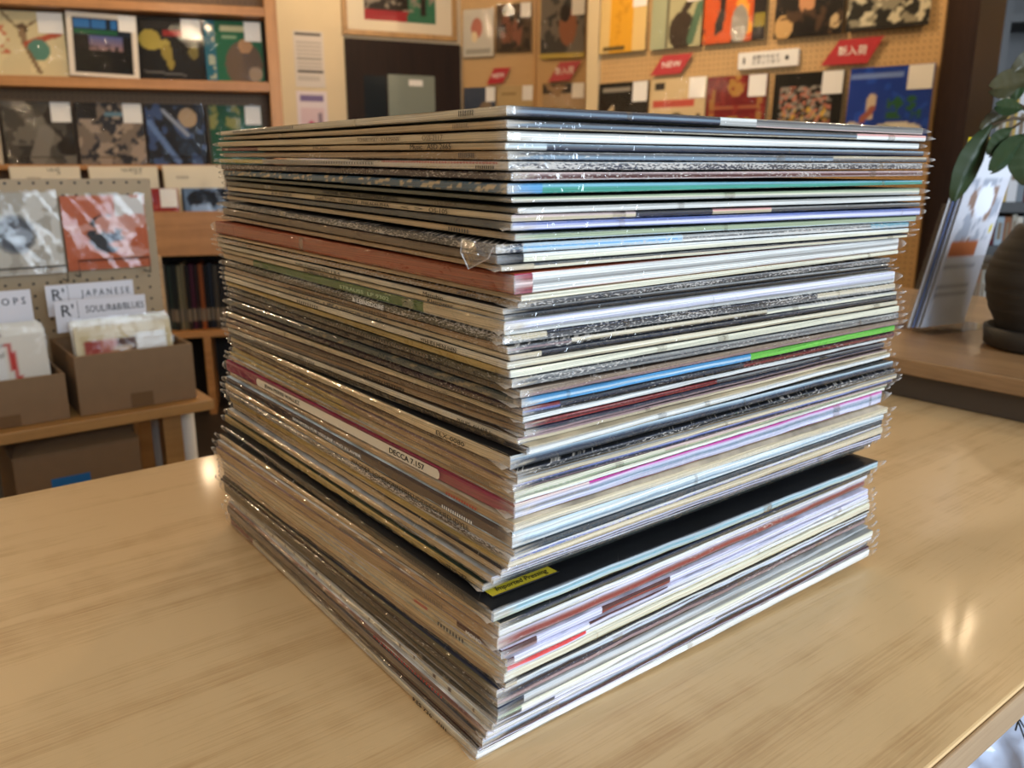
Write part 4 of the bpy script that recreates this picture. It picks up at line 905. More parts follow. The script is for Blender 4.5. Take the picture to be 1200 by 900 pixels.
cover(PSH, 4, 86, 116, 193, [('f', '6d675c'), ('e', .75, .86, .18, .22, '26221f'), ('s', .95, .5, .75, .75, .16, '2c2825'), ('r', 0, 0, .5, .3, '33302d'), ('n', 3, 3, .12, '4a463f', 3), ('e', .9, .28, .16, .14, '231f1d'), ('s', .45, .1, .6, .5, .12, '7d766a')], 'grey black cover with pale angular shapes, start of the lower row', GS, True, 0.0, base_z=z2, h=LP, film_m=BAGS)
cover(PSH, 91, 169, 117, 192, [('f', '2a2c33'), ('n', 3, 3, .0, '77695c', 5), ('n', 4, 4, .15, '9c8a78', 9), ('r', .42, .78, .72, .86, '5f7f8c'), ('r', 0, .75, .3, 1, '1a1a1f')], 'dark cover with a crowd of pale figures and light blue wording', GS, True, 0.0, base_z=z2, h=LP, film_m=BAGS)
cover(PSH, 172, 240, 119, 190, [('f', '1a1c24'), ('n', 2, 2, .12, '3a4c70', 5), ('e', .72, .78, .16, .16, 'a58c6c'), ('s', .05, .7, .5, .05, .05, '5f77a0'), ('s', .3, .9, .7, .5, .03, '8c93a0')], 'black and blue cover under heavily glinting film', GS, False, 0.0, base_z=z2, h=LP, film_m=BAGS)
cover(PSH, 243, 308, 121, 190, [('f', '1d4a30'), ('n', 5, 5, .05, '7d7c44', 5, (0, .6, .6, 1)), ('r', 0, 0, .06, 1, '3a3428')], 'green cover with yellow foliage partly behind the record stack', GS, True, 0.0, base_z=z2, h=LP)
cover(PSH, -85, -1, 116, 193, [('f', 'b9ab94')], 'pale cover cut by the picture edge in the lower row', GS, False, 0.0, base_z=z2, h=LP)
# white divider cards in the browser bins, bins and records
FB = -0.36
zc_t = PSH.sz(100, 195, -0.2)[1]
for x0, x1, y, lab, words in ((10, 93, 195, 'long white divider card with black letters in the browser bin', 'WS'), (103, 184, 195, 'white divider card with lettering, middle of the bin row', 'WEST'), (190, 262, 194, 'white divider card behind the record stack edge', '')):
    for k, (dx, dxx, dy, of) in enumerate(((0, 0, 0, -0.20), (2, -28, 6, -0.23))):
        s0, zt = PSH.sz(x0 + dx, y + dy, of); s1, _ = PSH.sz(x1 + dxx, y + dy, of)
        t = thing('divider_card', lab if k == 0 else lab.replace('long white', 'shorter front').replace('white divider', 'short front divider'), 'divider', PSH.at((s0 + s1) / 2, of, zt - 0.31), PSH.rot, 'divider cards in the browser bins')
        hw_ = (s1 - s0) / 2
        MB().box((-hw_, -0.001, 0), (hw_, 0.001, 0.31)).build('card', CREAMP, t)
        if words and k == 0:
            text_mesh('card_lettering', words, 0.035, INK, t, flat_at(hw_ * .25, -0.002, 0.31 - 0.022))
        elif k: text_mesh('card_lettering', marks(12, x0), 0.018, INKFADE, t, flat_at(0, -0.002, 0.31 - 0.03))
sx1 -= 0.004; sx0 += .002
bn = thing('browser_bin', 'wooden browser bin fixed below the shelf rows', 'bin', PSH.at(0, 0, 0), PSH.rot)
zf1, zf0 = PSH.sz(215, 248, FB)[1], PSH.sz(215, 300, FB)[1]
MB().box((sx0, FB, zf0), (sx1, FB + 0.018, zf1), bev=0.002).build('front_panel', PINE, bn)
MB().box((sx0, FB + 0.018, zf0), (sx1, 0.074, zf0 + 0.018)).build('bottom_panel', PINE, bn)
MB().box((sx1 - 0.018, FB + 0.018, zf0 + 0.018), (sx1, 0.074, zf1 + 0.02)).build('end_panel', PINE, bn)
cover(PSH, 150, 209, 211, 262, [('f', '8a2420'), ('r', .86, 0, 1, .55, 'd0a420'), ('n', 4, 4, .2, 'a8402c', 4)], 'red and yellow cover standing in the browser bin', 'records in the browser bin', True, -0.315, lean=-0.06, base_z=zf0 + 0.02, h=LP, tagw=.36, tagh=.30)
cover(PSH, 213, 268, 212, 262, [('f', '5f7590'), ('e', .45, .82, .34, .16, '17171c'), ('e', .85, .85, .2, .14, '17171c'), ('r', 0, 0, .06, 1, '1c1c20'), ('n', 4, 4, .15, '8fa6c4', 7, (0, .5, 1, .75))], 'blue cover with two round black shapes in the browser bin', 'records in the browser bin', False, -0.315, lean=-0.06, base_z=zf0 + 0.02, h=LP)
# upright records below
zs1 = PSH.sz(215, 381, FO)[1]; zs0 = PSH.sz(215, 388, FO)[1]
low = thing('record_cabinet', 'low wooden cabinet holding upright records under the browser bin', 'cabinet', PSH.at(0, 0, 0), PSH.rot)
sa = PSH.sz(150, 340, FO)[0]
MB().box((sa, FO - 0.2, zs0), (sx1 - 0.02, 0.07, zs1), bev=0.002).build('shelf_board', PINE, low)
MB().box((sa, FO - 0.2, 0.0), (sa + 0.02, 0.07, zf0)).build('side_panel', PINE, low)
MB().box((sa + .02, 0.04, 0.0), (sx1 - .02, 0.07, zf0)).build('back_panel', mat('cabinet_dark', '17120e', 0.8), low)
MB().box((PSH.sz(244, 420, FO)[0], FO - 0.2, 0.0), (PSH.sz(252, 420, FO)[0], 0.04, zs0 - .001)).build('divider_panel', PINE, low)
xs = [187, 194, 201, 206, 212, 217, 221, 226, 232, 237, 242, 247, 253, 259]
cols = ['3a342c', '6a6152', '3c443a', '2a2a26', '7d6f52', '8c7a58', '2c2622', '4c2430', '3a2a26', '8c4a26', '23201f', '2e3036', '4a4238', '2a2624']
names_ = ['dark brown', 'grey buff', 'moss green', 'soot black', 'tan', 'straw coloured', 'umber', 'wine red', 'chocolate', 'orange brown', 'black', 'slate', 'drab', 'dark umber']
for k, x in enumerate(xs):
    s0, s1 = PSH.sz(x, 340, FO)[0], PSH.sz(min(x + 5.2, (xs + [266])[k + 1] - .35), 340, FO)[0]
    t = thing('record_sleeve', names_[k] + ' spine of an upright record on the lowest shelf', 'record', PSH.at(s0, FO - 0.15 + 0.012 * (k % 3), zs1 + 0.0005), PSH.rot, 'upright records on the lowest shelf')
    MB().box((0, 0, 0), (s1 - s0, 0.18, 0.305 + 0.006 * (k % 2)), C(cols[k]), bev=0.001).build('sleeve', PRINT, t)
    MB().box((0.001, -0.0006, 0.04), (s1 - s0 - 0.001, -0.0001, 0.10)).build('spine_title', INKFADE, t)
# wire stands under the lower row
for x0, x1, lab in ((28, 74, 'black wire stand holding the grey cover'), (116, 158, 'black wire stand holding the crowd cover'), (200, 233, 'black wire stand holding the blue cover')):
    s0, za = PSH.sz(x0, 184, -0.03); s1, _ = PSH.sz(x1, 184, -0.03)
    m_ = MB().tube([(s0 - (s0 + s1) / 2, 0.016, 0.0024), (s0 - (s0 + s1) / 2, 0, 0.0024), (s0 - (s0 + s1) / 2, 0, za - z2), (s1 - (s0 + s1) / 2, 0, za - z2), (s1 - (s0 + s1) / 2, 0, 0.0024), (s1 - (s0 + s1) / 2, 0.016, 0.0024)], 0.0022, 6)
    o = m_.build('wire_stand', mat('black_wire', '15130f', 0.4), loc=PSH.at((s0 + s1) / 2, -0.03, z2), rotz=PSH.rot); tag(o, lab, 'stand', 'wire stands on the pine shelf')

# ---- low table with boxes of singles ---------------------------------------------------------
PLO = Plane(at_depth(183, 270, 1.85), BL)
BO = -0.27
ztab = PLO.sz(228, 467, BO)[1]
s_r = PLO.sz(250, 459, BO - 0.03)[0]; s_l = PLO.sz(-140, 540, BO - 0.03)[0]
z_tb = PLO.sz(250, 480, BO - 0.03)[1]
TBW = wood('table_pine', '8f6232', 'b98a50', (1.4, 24, 24), 0.45)
tb = thing('low_table', 'low pine table carrying cardboard boxes of singles', 'table', PLO.at(0, 0, 0), PLO.rot)
MB().box((s_l, BO - 0.03, z_tb), (s_r, 0.03, ztab), bev=0.002).build('table_top', TBW, tb)
lx = [PLO.sz(203, 520, BO + 0.04)[0], s_l + 0.1]
for k, x in enumerate(lx):
    MB().box((x - 0.018, BO + 0.03, 0.0), (x + 0.018, BO + 0.066, z_tb - 0.0005)).build('leg', TBW, tb)
    MB().box((x - 0.018, -0.03, 0.0), (x + 0.018, 0.006, z_tb - 0.0005)).build('leg', TBW, tb)
for x, lab in ((191, 'white paper tube standing under the low table, nearer the box'), (217, 'white paper tube standing under the table end')):
    a = PLO.sz(x, 515, BO + 0.09)[0]
    t = thing('paper_tube', lab, 'tube', PLO.at(a + .004, BO + 0.10, 0.0), PLO.rot, 'paper tubes under the low table')
    MB().lathe([(0.021, 0), (0.021, z_tb - 0.02), (0.017, z_tb - 0.02), (0.017, z_tb - 0.06)], 24).build('tube_wall', PAPER, t, smooth=True)
# pegboard panel with two singles
sp1 = PLO.sz(182, 270)[0]; zp = PLO.sz(180, 209)[1]
PEG2 = pegboard('pegboard_grey', 'a48c6a', 0.025)
pb = thing('pegboard_panel', 'upright tan pegboard panel at the back of the low table', 'panel', PLO.at(0, 0, 0), PLO.rot)
MB().box((s_l, 0.0, ztab + 0.0005), (sp1, 0.018, zp)).build('board', PEG2, pb)
MB().box((sp1 - 0.03, 0.019, ztab + 0.0005), (sp1 + 0.012, 0.04, ztab + 0.26)).build('bracket', TBW, pb)
GSING = 'singles on the upright pegboard panel'
cover(PLO, -34, 72, 226, 323, [('f', 'b9b1a2'), ('r', .55, .0, 1, 1, 'c4bdb0'), ('n', 3, 3, .2, 'a59c8c', 3), ('e', .47, .5, .24, .25, '7b7872'), ('e', .47, .5, .2, .21, '4a4c50'), ('e', .52, .47, .15, .1, '8d949c'), ('e', .5, .44, .1, .05, 'a9b0b6')], 'single in a crumpled white sleeve with a round centre hole', GSING, False, -0.02, lean=-0.03, film_m=film('single_film', 0.11, 0.08, 0.6, 16, milky=0.02))
cover(PLO, 75, 173, 229, 315, [('f', 'b2562c'), ('r', .62, .7, .98, 1, 'cfc8bf'), ('e', .5, .48, .23, .26, '1d1d21'), ('e', .56, .42, .08, .2, '6d7a8a'), ('n', 2, 4, .22, 'c48672', 7), ('n', 3, 2, .25, 'd3a9a0', 11, (0, .5, .62, 1))], 'single in an orange sleeve with black centre under creased film', GSING, False, -0.02, lean=-0.03, film_m=MATS['single_film'])
s0, za = PLO.sz(92, 306, -0.05); s1, _ = PLO.sz(175, 304, -0.05)
m_ = MB().tube([(s0, -0.0018, za - .032), (s0, -0.05, za - .032), (s0, -0.05, za), (s1, -0.05, za), (s1, -0.05, za - .032), (s1, -0.0018, za - .032)], 0.0016, 6)
o = m_.build('wire_holder', MATS['black_wire'], loc=PLO.at(0, 0, 0), rotz=PLO.rot); tag(o, 'black wire holder under the orange single', 'holder', 'wire holders on the panel')
s0, za = PLO.sz(-30, 318, -0.05); s1, _ = PLO.sz(78, 314, -0.05)
m_ = MB().tube([(s0, -0.0018, za - .032), (s0, -0.05, za - .032), (s0, -0.05, za), (s1, -0.05, za), (s1, -0.05, za - .032), (s1, -0.0018, za - .032)], 0.0016, 6)
o = m_.build('wire_holder', MATS['black_wire'], loc=PLO.at(0, 0, 0), rotz=PLO.rot); tag(o, 'black wire holder under the white single', 'holder', 'wire holders on the panel')
# boxes
CARD = mat('cardboard', '86694a', 0.75, noise=0.08, nscale=40); CARD2 = mat('cardboard_tab', '6d4f2c', 0.7)


def open_box(x0, x1, yt, yb, label, tabx):
    s0, s1 = PLO.sz(x0, (yt + yb) / 2, BO)[0], PLO.sz(x1, (yt + yb) / 2, BO)[0]; hz = PLO.sz(x1, yt, BO)[1] - ztab; wq = s1 - s0; dq = 0.225; th = 0.005
    t = thing('cardboard_box', label, 'box', PLO.at((s0 + s1) / 2, BO, ztab + 0.0006), PLO.rot, 'cardboard boxes of singles on the low table')
    MB().box((-wq / 2, 0, 0), (wq / 2, th, hz), bev=.001).build('front_wall', CARD, t)
    MB().box((-wq / 2, dq - th, 0), (wq / 2, dq, hz), bev=.001).build('back_wall', CARD, t)
    MB().box((-wq / 2, th, 0), (-wq / 2 + th, dq - th, hz), bev=.001).build('side_wall', CARD, t)
    MB().box((wq / 2 - th, th, 0), (wq / 2, dq - th, hz), bev=.001).build('side_wall', CARD, t)
    MB().box((-wq / 2 + th, th, 0), (wq / 2 - th, dq - th, 0.004)).build('bottom_panel', CARD, t)
    ta = PLO.sz(tabx[0], yb, BO)[0] - (s0 + s1) / 2; tb_ = PLO.sz(tabx[1], yb, BO)[0] - (s0 + s1) / 2
    MB().box((ta, -0.0012, 0.001), (tb_, -0.0002, hz * .26), bev=.0004).build('front_tab', CARD2, t)
    return s0, s1, hz


b2 = open_box(88, 228, 402, 467, 'open cardboard box of singles behind the soul divider', (154, 180))
b1 = open_box(-84, 80, 437, 500, 'open cardboard box of singles cut by the picture edge', (-4, 26))
SGL = 0.178


def singles(bx, items, base_off):
    for k, (ops, label, ytop, wfrac, tg) in enumerate(items):
        s0, s1, hz = bx; of = base_off + 0.0095 * k; cxs = (s0 + s1) / 2
        xx = 600
        t = thing('single_sleeve', label, 'record', PLO.at(cxs + (wfrac - 1) * 0.01, BO + of, ztab + 0.006), 0, 'singles filed in the cardboard boxes'); t.rotation_euler = (-0.16, 0, PLO.rot)
        hq = ytop; wq = SGL
        MB().grid(lambda u, v: ((u - .5) * wq, 0, v * hq), 30, 30, painter(ops)).build('sleeve_front', PRINT, t)
        MB().box((-wq / 2, 0.0002, 0), (wq / 2, 0.004, hq), C('c9bda6')).build('sleeve', PRINT, t)
        if tg: MB().box((wq / 2 - .068, -0.0016, hq - .092), (wq / 2 - .012, -0.0008, hq - .02)).build('price_tag', PAPER, t)
        MB().grid(lambda u, v: ((u - .5) * (wq + .006), -0.003 - .001 * math.sin(9 * u + 7 * v + k), v * (hq + .004)), 8, 8).build('plastic_sleeve', BAGF, t, smooth=True)


singles(b2, [([('f', 'd8c8a4'), ('r', .04, .0, .98, .88, 'c9b68c'), ('r', .08, .0, .62, .82, '9c4438'), ('n', 4, 4, .05, 'b06a58', 3, (.08, 0, .4, .82)), ('r', .42, .0, .62, .82, '5a3c30'), ('n', 5, 5, .15, 'b99a7c', 5, (.2, .1, .6, .7))], 'single with red and brown picture at the front of the box', .150, 1, True)] +
        [([('f', 'e2dac8'), ('r', .02, .9, .9, .97, ('b9a98c', 'c4b8a0', 'd4cbb8', 'a8b090')[k])], ('cream edged', 'ivory', 'white', 'pale green topped')[k] + ' single filed behind the red and brown one', .152 + .002 * k, 1 + .4 * (k % 2), False) for k in range(4)], 0.05)
singles(b1, [([('f', 'd8d0c2'), ('r', 0, 0, 1, .32, 'b83c34'), ('s', .74, .2, .66, .9, .03, 'b83c34'), ('r', .2, .34, .6, .9, 'dcd8d2'), ('n', 7, 7, .2, 'a8a49c', 4, (.2, .34, .6, .9))], 'red and white single at the front of the cut off box', .15, 1, False)] +
        [([('f', 'e0dacd'), ('r', .1, .9, .6, .97, ('6a4038', 'c9c2b4', 'b9b4aa', '8c7d70', 'd2ccc0')[k])], ('brown barred', 'plain white', 'grey topped', 'dun topped', 'creamy')[k] + ' single behind the red and white one', .155 + .003 * k, 1 + .3 * (k % 2), False) for k in range(5)], 0.035)


def divider(px0, px1, py0, py1, of, words, label, xs_, rot=0.0):
    s0, zt = PLO.sz(px0, py0, of); s1, _ = PLO.sz(px1, py0, of); wq = s1 - s0
    zt = PLO.sz((px0 + px1) / 2, (py0 + py1) / 2, of)[1]; hq = 0.042
    t = thing('divider_card', label, 'divider', PLO.at((s0 + s1) / 2, of, ztab + 0.006), PLO.rot, 'divider cards in the boxes of singles')
    top = zt + hq / 2 - ztab - .006
    MB().box((-wq / 2, 0, top - .062), (wq / 2, 0.0015, top), bev=.0005).box((-wq * .15, 0.0003, 0), (wq * .35, 0.0012, top - .061)).build('card', mat('divider_plastic', 'd5d2d6', .4), t)
    zc = top - hq / 2
    if words[0]: text_mesh('card_logo', words[0], .032, INK, t, flat_at(-wq * .37, -0.0008, zc), bold=.0002)
    if words[0]: MB().box((-wq * .26, -0.0008, zc - hq * .45), (-wq * .255, -0.0002, zc + hq * .45)).build('card_rule', INKGREY, t)
    text_mesh('card_lettering', words[1], .019, INK, t, flat_at(wq * xs_, -0.0008, zc), width=wq * words[2], bold=.00005)


divider(52, 156, 334, 353, BO + 0.19, ("R'", 'J A P A N E S E', .56), 'white divider card reading JAPANESE behind the other one', .17)
divider(62, 170, 349, 374, BO + 0.13, ("R'", 'SOUL/R&B/BLUES', .65), 'white divider card reading SOUL/R&B/BLUES', .15)
divider(-75, 36, 345, 368, BO + 0.13, ("R'", 'P O P S', .36), 'white divider card ending in OPS in the cut off box', .25)
# box beneath the table
s0, zt = PLO.sz(13, 535, BO + .0); s1, _ = PLO.sz(163, 515, BO + .0)
zt = PLO.sz(90, 527, BO)[1]
t = thing('cardboard_carton', 'closed cardboard carton with a blue label under the low table', 'box', PLO.at((s0 + s1) / 2, BO, 0.0), PLO.rot)
wq = s1 - s0
MB().box((-wq / 2, 0, 0), (wq / 2, .25, zt), bev=.003).build('carton_body', CARD, t)
MB().add([(-wq / 2, 0, zt), (wq / 2, 0, zt), (wq / 2 - .02, .10, zt + .035), (-wq / 2 + .03, .10, zt + .02), (-wq / 2, 0, zt + .003), (wq / 2, 0, zt + .003), (wq / 2 - .02, .10, zt + .038), (-wq / 2 + .03, .10, zt + .023)], [(3, 2, 1, 0), (4, 5, 6, 7), (0, 1, 5, 4), (1, 2, 6, 5), (2, 3, 7, 6), (3, 0, 4, 7)]).build('top_flap', CARD, t)
l0, lz = PLO.sz(60, 564, BO)[0] - (s0 + s1) / 2, PLO.sz(60, 562, BO)[1]
l1 = PLO.sz(106, 558, BO)[0] - (s0 + s1) / 2
MB().box((l0, -0.001, lz - .05), (l1, -0.0002, lz)).build('blue_label', mat('blue_label', '1f6fae', .5), t)

# ---- dark pillar and media shelves at the end -------------------------------------------------
pe = PRW.at(sr1, 0, 0); PPI = Plane(pe, 96)
w0, w1 = 0.0, PPI.sz(1186, 60)[0]
o = MB().box((w0, -0.02, 0), (w1, 0.25, 2.75)).build('wall_pillar', wood('pillar_wood', '24170f', '3a281c', (20, 20, 1.5), .6, spec=.15), loc=PPI.at(0, 0, 0), rotz=PPI.rot); struct(o)
PMS = Plane(at_depth(1165, 150, 2.75), 99)
ms = thing('media_shelf', 'black shelf unit of discs behind the potted plant', 'shelf', PMS.at(0, 0, 0), PMS.rot)
m0, m1 = PMS.sz(1150, 260)[0], PMS.sz(1290, 260)[0]
BLK = mat('black_shelf', '1a1715', .45)
mz = []
for ya, yb in ((-205, -195), (16, 26), (237, 249), (288, 303), (398, 408)):
    zt, zb = PMS.sz(1180, ya, -.02)[1], PMS.sz(1180, yb, -.02)[1]; mz.append((zt, zb))
    MB().box((m0, -.02, zb), (m1, .20, zt)).build('shelf_board', BLK, ms)
MB().box((m0 - .02, -.02, 0), (m0, .20, mz[0][0])).build('side_panel', BLK, ms)
MB().box((m0, .2, 0), (m1, .215, mz[0][0])).build('back_panel', BLK, ms)
MB().box((m1, -.02, 0), (m1 + .02, .20, mz[0][0])).build('side_panel', BLK, ms)
rg = random.Random(5)
cl = [('c8c4b8', 'cream'), ('c9a850', 'mustard'), ('d8dade', 'white'), ('7d8790', 'grey'), ('5a2428', 'wine'), ('9fb0bd', 'pale blue'), ('8d5a3a', 'copper'), ('a8a498', 'stone'), ('d2ccc0', 'bone'), ('3c4a5a', 'navy'), ('b9b4aa', 'ash'), ('6d5a4a', 'umber')]
rows = [(1, .25, 'tall cased disc set on the upper black shelf', 'cased discs on the upper black shelf'), (2, .12, 'disc case on the middle black shelf', 'disc cases on the middle black shelf'), (3, .115, 'disc case on the lower black shelf', 'disc cases on the lower black shelf')]
# row index -> board it stands on
for ri, (bi, _, base, grp) in enumerate(((2, .30, 'tall spine on the high black shelf', 'tall spines on the high black shelf'), (3, 0, 'disc spine on the narrow middle shelf', 'disc spines on the narrow middle shelf'), (4, 0, 'disc spine on the bottom shelf behind the pot', 'disc spines on the bottom shelf'))):
    zt = mz[bi][0]; room = mz[bi - 1][1] - zt; x = m0 + .004; k = ri * 3
    while x < m0 + .24:
        wq = (.016 + .010 * rg.random()) * (1.3 if ri == 0 else 1); hq = min(room * (.84 + .1 * rg.random()), .34)
        h_, nm = cl[k % len(cl)]; rank = k // len(cl)
        t = thing('disc_case', nm + ' ' + base + (' farther along' if (k - ri * 3) >= len(cl) else ''), 'disc', PMS.at(x, 0, zt + .0004), PMS.rot, grp)
        MB().box((0, 0, 0), (wq - .001, .14, hq), C(h_), bev=.0006).build('case', PRINT, t)
        MB().box((wq * .25, -.0005, hq * .2), (wq * .7, -.0001, hq * .8)).build('spine_title', INKFADE, t)
        x += wq; k += 1

# ---- flyer stand ---------------------------------------------------------------------------
BLp, BRp = on_z(1070, 389, z_lt), on_z(1122, 383, z_lt)
tgt = ((1136, 196), (1186, 178))
best = None
for h_ in [x * .01 for x in range(18, 34)]:
    for az in range(-40, 141, 5):
        for inc in range(20, 91, 5):
            a_, e_ = math.radians(az), math.radians(inc)
            v = Vector((math.sin(a_) * math.cos(e_), math.cos(a_) * math.cos(e_), math.sin(e_))) * h_
            er_ = 0
            for p, q in zip((BLp, BRp), tgt):
                r_ = p + v - CAM; fw = r_.y * cp - r_.z * sp; up_ = r_.y * sp + r_.z * cp
                er_ += (600 + FPX * r_.x / fw - q[0]) ** 2 + (450 - FPX * up_ / fw - q[1]) ** 2
            er_ += 4000 * (h_ - .26) ** 2
            if best is None or er_ < best[0]: best = (er_, v)
vv = best[1]; ww = BRp - BLp; nn = ww.cross(vv).normalized()
if nn.y > 0: nn = -nn
ACR = film('clear_acrylic', 0.10, 0.06, 0.02, 4, tint=(.95, .96, .97))
fst = thing('flyer_stand', 'clear acrylic flyer stand on the raised ledge', 'stand', tuple(BLp + Vector((0, 0, .0005))))
Mw = Matrix.Identity(4)


def sheet(name, material, parent, o0, wv, hv, thick, base, paint=None, nu=1, nv=1):
    m = MB(); n_ = nn * thick
    if paint: m.grid(lambda u, v: tuple(o0 + wv * u + hv * v - base), nu, nv, paint)
    else: m.add([tuple(p - base) for p in (o0, o0 + wv, o0 + wv + hv, o0 + hv)], [(0, 1, 2, 3)], C('d0ccc6'))
    m.add([tuple(p - base) for p in (o0 - n_, o0 + wv - n_, o0 + wv + hv - n_, o0 + hv - n_)], [(3, 2, 1, 0)], C('c4c2c0'))
    k = len(m.v) - 4
    return m.build(name, material, parent)


base0 = BLp + Vector((0, 0, .0005)); lift = Vector((0, 0, .006))
sheet('back_plate', ACR, fst, BLp + lift - nn * .016, ww, vv * .72, .002, base0)
sheet('front_plate', ACR, fst, BLp + lift + nn * .018, ww, vv * .40, .002, base0)
pS = Vector((nn.x, nn.y, 0)).normalized()
sheet('base_plate', ACR, fst, BLp + Vector((0, 0, .001)) - pS * .045, ww * 1.55, pS * .075, .0005, base0)
m_ = MB()
pB = BRp + ww * .55 + Vector((0, 0, .002)); pS = Vector((nn.x, nn.y, 0)).normalized()
m_.add([tuple(p - base0) for p in (pB + pS * .02, pB - pS * .05, pB - pS * .05 + Vector((0, 0, .09)), pB + pS * .02 + vv * .40)], [(0, 1, 2, 3)])
m_.build('side_plate', ACR, fst)
fl_ops = [('f', 'c6c8d2'), ('r', .0, .86, 1, 1, 'cfd2da'), ('n', 5, 5, .0, '9aa0ae', 3, (.12, .5, .95, .86)), ('n', 5, 6, .12, '8c7468', 7, (.2, .5, .9, .8)), ('r', .1, .4, .7, .48, 'a8623c'), ('e', .55, .72, .2, .1, 'dfe3ee')] + [('r', .1, z, .8, z + .012, '8d90a0') for z in (.34, .3, .26, .22, .17, .12)] + [('e', .92, .56, .05, .02, 'c9b83c')]
for k in range(4):
    d_ = nn * (.009 - .0045 * k); sc = (1.0, 1.03, 1.05, 1.10)[k]
    t = thing('flyer', ('lilac white flyer with photographs at the front of the acrylic stand', 'pale flyer second in the acrylic stand', 'blue bordered flyer third in the acrylic stand', 'white flyer with yellow top at the back of the stand')[k], 'flyer', tuple(base0), 0, 'flyers in the acrylic stand')
    op = [fl_ops, [('f', 'c9cad0'), ('r', 0, 0, .03, 1, '5a6c98')], [('f', 'b9bfcc'), ('r', 0, 0, .04, 1, '5a6c98')], [('f', 'd3d3d6'), ('r', 0, .93, 1, 1, 'd8c020'), ('n', 8, 30, .1, '8d8f98', 3, (.1, .8, .9, .92))]][k]
    sheet('printed_sheet', PRINT, t, BLp + lift + d_ + ww * (.02 - .03 * k), ww * .96, vv * sc, .0006, base0, painter(op), 30, 44)

# ---- plant pot ------------------------------------------------------------------------------
zl = z_lt
pc = on_z(1228, 412, zl); pc = pc + Vector((pc.x, pc.y, 0)).normalized() * .02
POT = mat('pot_clay', '2b2723', .75, noise=.25, nscale=14, bump=.5, stretch=(.5, .5, 8))
dpx = FPX / (pc.y * cp + .1)
rp = 70 / dpx
sau = thing('plant_saucer', 'dark round saucer under the plant pot', 'saucer', (pc.x, pc.y, zl + .0005))
MB().lathe([(rp * .84, 0), (rp * .93, .004), (rp * .95, rp * .32), (rp * .90, rp * .34), (rp * .87, .009), (.001, .008)], 48).build('dish', mat('saucer_glaze', '2a2724', .5), sau, smooth=True)
pot = thing('potted_plant', 'leafy plant in a rough dark rounded clay pot on the ledge', 'plant', (pc.x, pc.y, zl + .011))
hp = rp * 1.78
prof = []
for k in range(40):
    f = k / 39; r_ = rp * (.70 + .32 * math.sin(math.pi * min(1, f * .86 + .12)) ** .8) * (1 if f < .9 else 1 - (f - .9) * 1.6)
    r_ = rp * (0.60 + 0.42 * math.sin(math.pi * (0.06 + 0.80 * f))) - rp * .30 * max(0, f - .55) ** 1.3
    prof.append((r_ + .0006 * math.sin(f * 61 + 2 * math.sin(f * 17)), f * hp))
prof += [(prof[-1][0] - .012, hp), (prof[-1][0] - .014, hp - .03), (.001, hp - .03)]
MB().lathe(prof, 56).build('pot', POT, pot, smooth=True)
SOIL = mat('soil', '201813', .95, noise=.3, nscale=80)
MB().lathe([(rp * .52, hp - .034), (rp * .5, hp - .022), (.001, hp - .020)], 30).build('soil', SOIL, pot)
O = Vector((pc.x, pc.y, zl + .011))
LEAFM = mat('leaf_green', '23351c', .35, noise=.25, nscale=25); LEAF2 = mat('leaf_olive', '3d3a24', .4, noise=.25, nscale=25)
node = at_depth(1212, 140, pc.y + .01)
top = at_depth(1225, 10, pc.y + .02)
STEM = mat('plant_stem', '4a3b28', .8, noise=.3, nscale=60)
MB().tube([Vector((0, 0, hp - .03)), Vector((.008, .006, hp + .05)), node - O + Vector((.012, 0, -.04)), node - O, top - O, top - O + Vector((.01, 0, .12))], [.008, .007, .0065, .006, .005, .003], 10).build('stem', STEM, pot, smooth=True)


def leaf(px0, px1, wid, D0, D1, material, curl=.25, up=(0, 0, 1)):
    a = at_depth(*px0, D0); b = at_depth(*px1, D1); L = (b - a).length; t = (b - a).normalized()
    side = t.cross(Vector((0, 1, 0.15))).normalized(); nrm = side.cross(t).normalized()
    m = MB(); NU, NV = 14, 6
    for k, yy in ((0, 0), (1, -.0006)):
        m.grid(lambda u, v: tuple(a - O + t * (L * u) + side * ((v - .5) * wid * (math.sin(math.pi * min(1, u * .94 + .03)) ** .75)) + nrm * (curl * L * .5 * (u * (1 - u)) + abs(v - .5) * wid * .35 + .0004 * math.sin(u * 30) + yy)), NU, NV)
    o = m.build('leaf', material, pot, smooth=True)
    MB().tube([node - O, (node - O) * .5 + (a - O) * .5 + Vector((0, 0, .004)), a - O], [.0022, .0018, .0014], 6).build('leaf_stalk', STEM, pot, smooth=True)


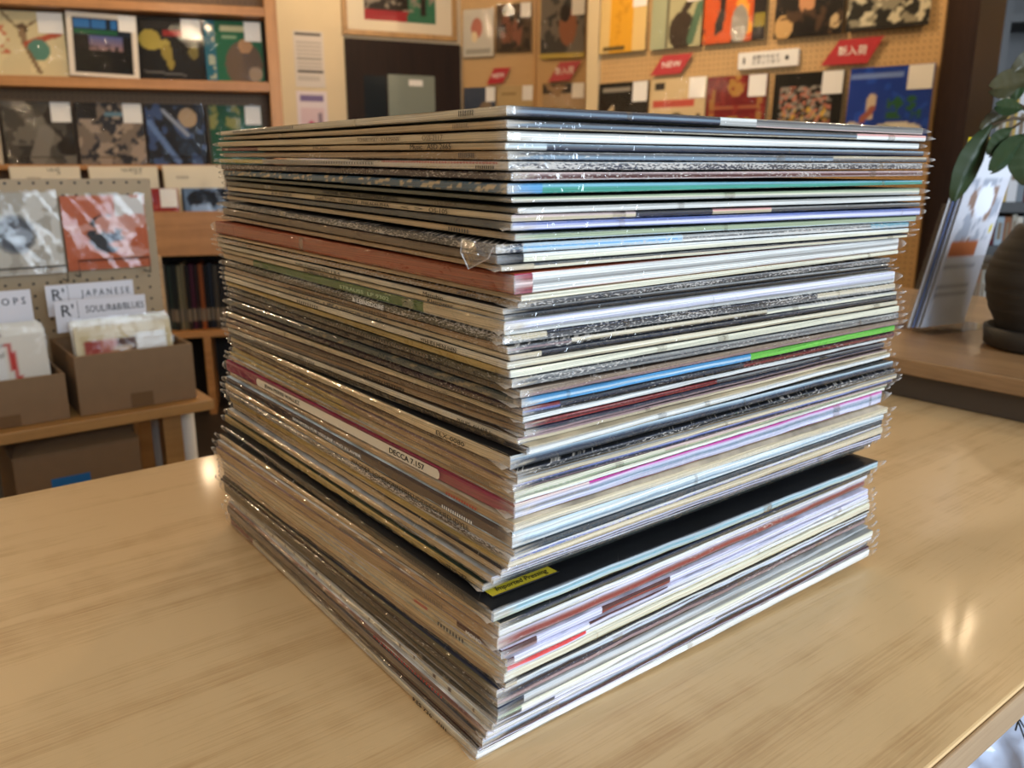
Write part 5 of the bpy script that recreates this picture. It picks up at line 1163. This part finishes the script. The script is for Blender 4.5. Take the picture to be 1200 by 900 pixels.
pd = pc.y
for a in (((1163, 146), (1119, 236), .030, pd, pd - .03, LEAFM), ((1212, 92), (1163, 104), .030, pd + .01, pd - .02, LEAF2), ((1187, 150), (1160, 182), .022, pd, pd - .02, LEAFM), ((1204, 158), (1163, 201), .026, pd, pd - .04, LEAFM),
          ((1200, 160), (1205, 215), .034, pd, pd - .03, LEAFM), ((1225, 150), (1245, 215), .034, pd, pd - .03, LEAFM), ((1193, 122), (1150, 152), .020, pd + .01, pd, LEAF2), ((1210, 60), (1190, 118), .024, pd + .02, pd, LEAFM), ((1230, 60), (1188, 85), .026, pd + .01, pd, LEAF2), ((1240, 100), (1290, 140), .034, pd, pd, LEAFM), ((1230, 20), (1280, 50), .034, pd, pd, LEAFM), ((1200, 128), (1168, 124), .018, pd - .01, pd - .03, LEAFM)):
    leaf(*a)

# ---- wrapped goods below the counter edge ------------------------------------------------------
bc = CAM + ray(1180, 885) * .00078; bc = Vector((bc.x, bc.y, 0.5205))
WRAP = mat('pale_blue_film', 'bfc9de', .18, noise=.12, nscale=9, bump=.9)
pbag = thing('plastic_bag', 'crumpled pale blue clear bag on the shelf under the counter edge', 'bag', tuple(bc))
bm = bmesh.new(); bmesh.ops.create_icosphere(bm, subdivisions=6, radius=1)
for v in bm.verts:
    n_ = mnoise.fractal(v.co * 2.2, .9, 2, 4) * .12 + abs(mnoise.noise(v.co * 5)) * .10 + abs(mnoise.noise(v.co * 13)) * .03
    v.co = v.co * (1 + n_); v.co = Vector((v.co.x * .135, v.co.y * .135, max(-.12, v.co.z * .14) + .121))
m_ = MB(); bm.verts.index_update(); m_.add([v.co for v in bm.verts], [[v.index for v in f.verts] for f in bm.faces]); bm.free()
m_.build('bag_film', WRAP, pbag, smooth=True)
tw = thing('wire_twigs', 'thin black twig wires sticking out beside the plastic bag', 'wire', tuple(bc))
for pts in (((1186, 826), (1192, 842), (1198, 858), (1203, 872)), ((1202, 826), (1194, 842), (1190, 856)), ((1194, 842), (1200, 852), (1206, 853))):
    MB().tube([at_depth(x, y, bc.y - .16) - bc for x, y in pts], .0006, 5).build('twig', mat('black_twig', '121212', .5), tw)
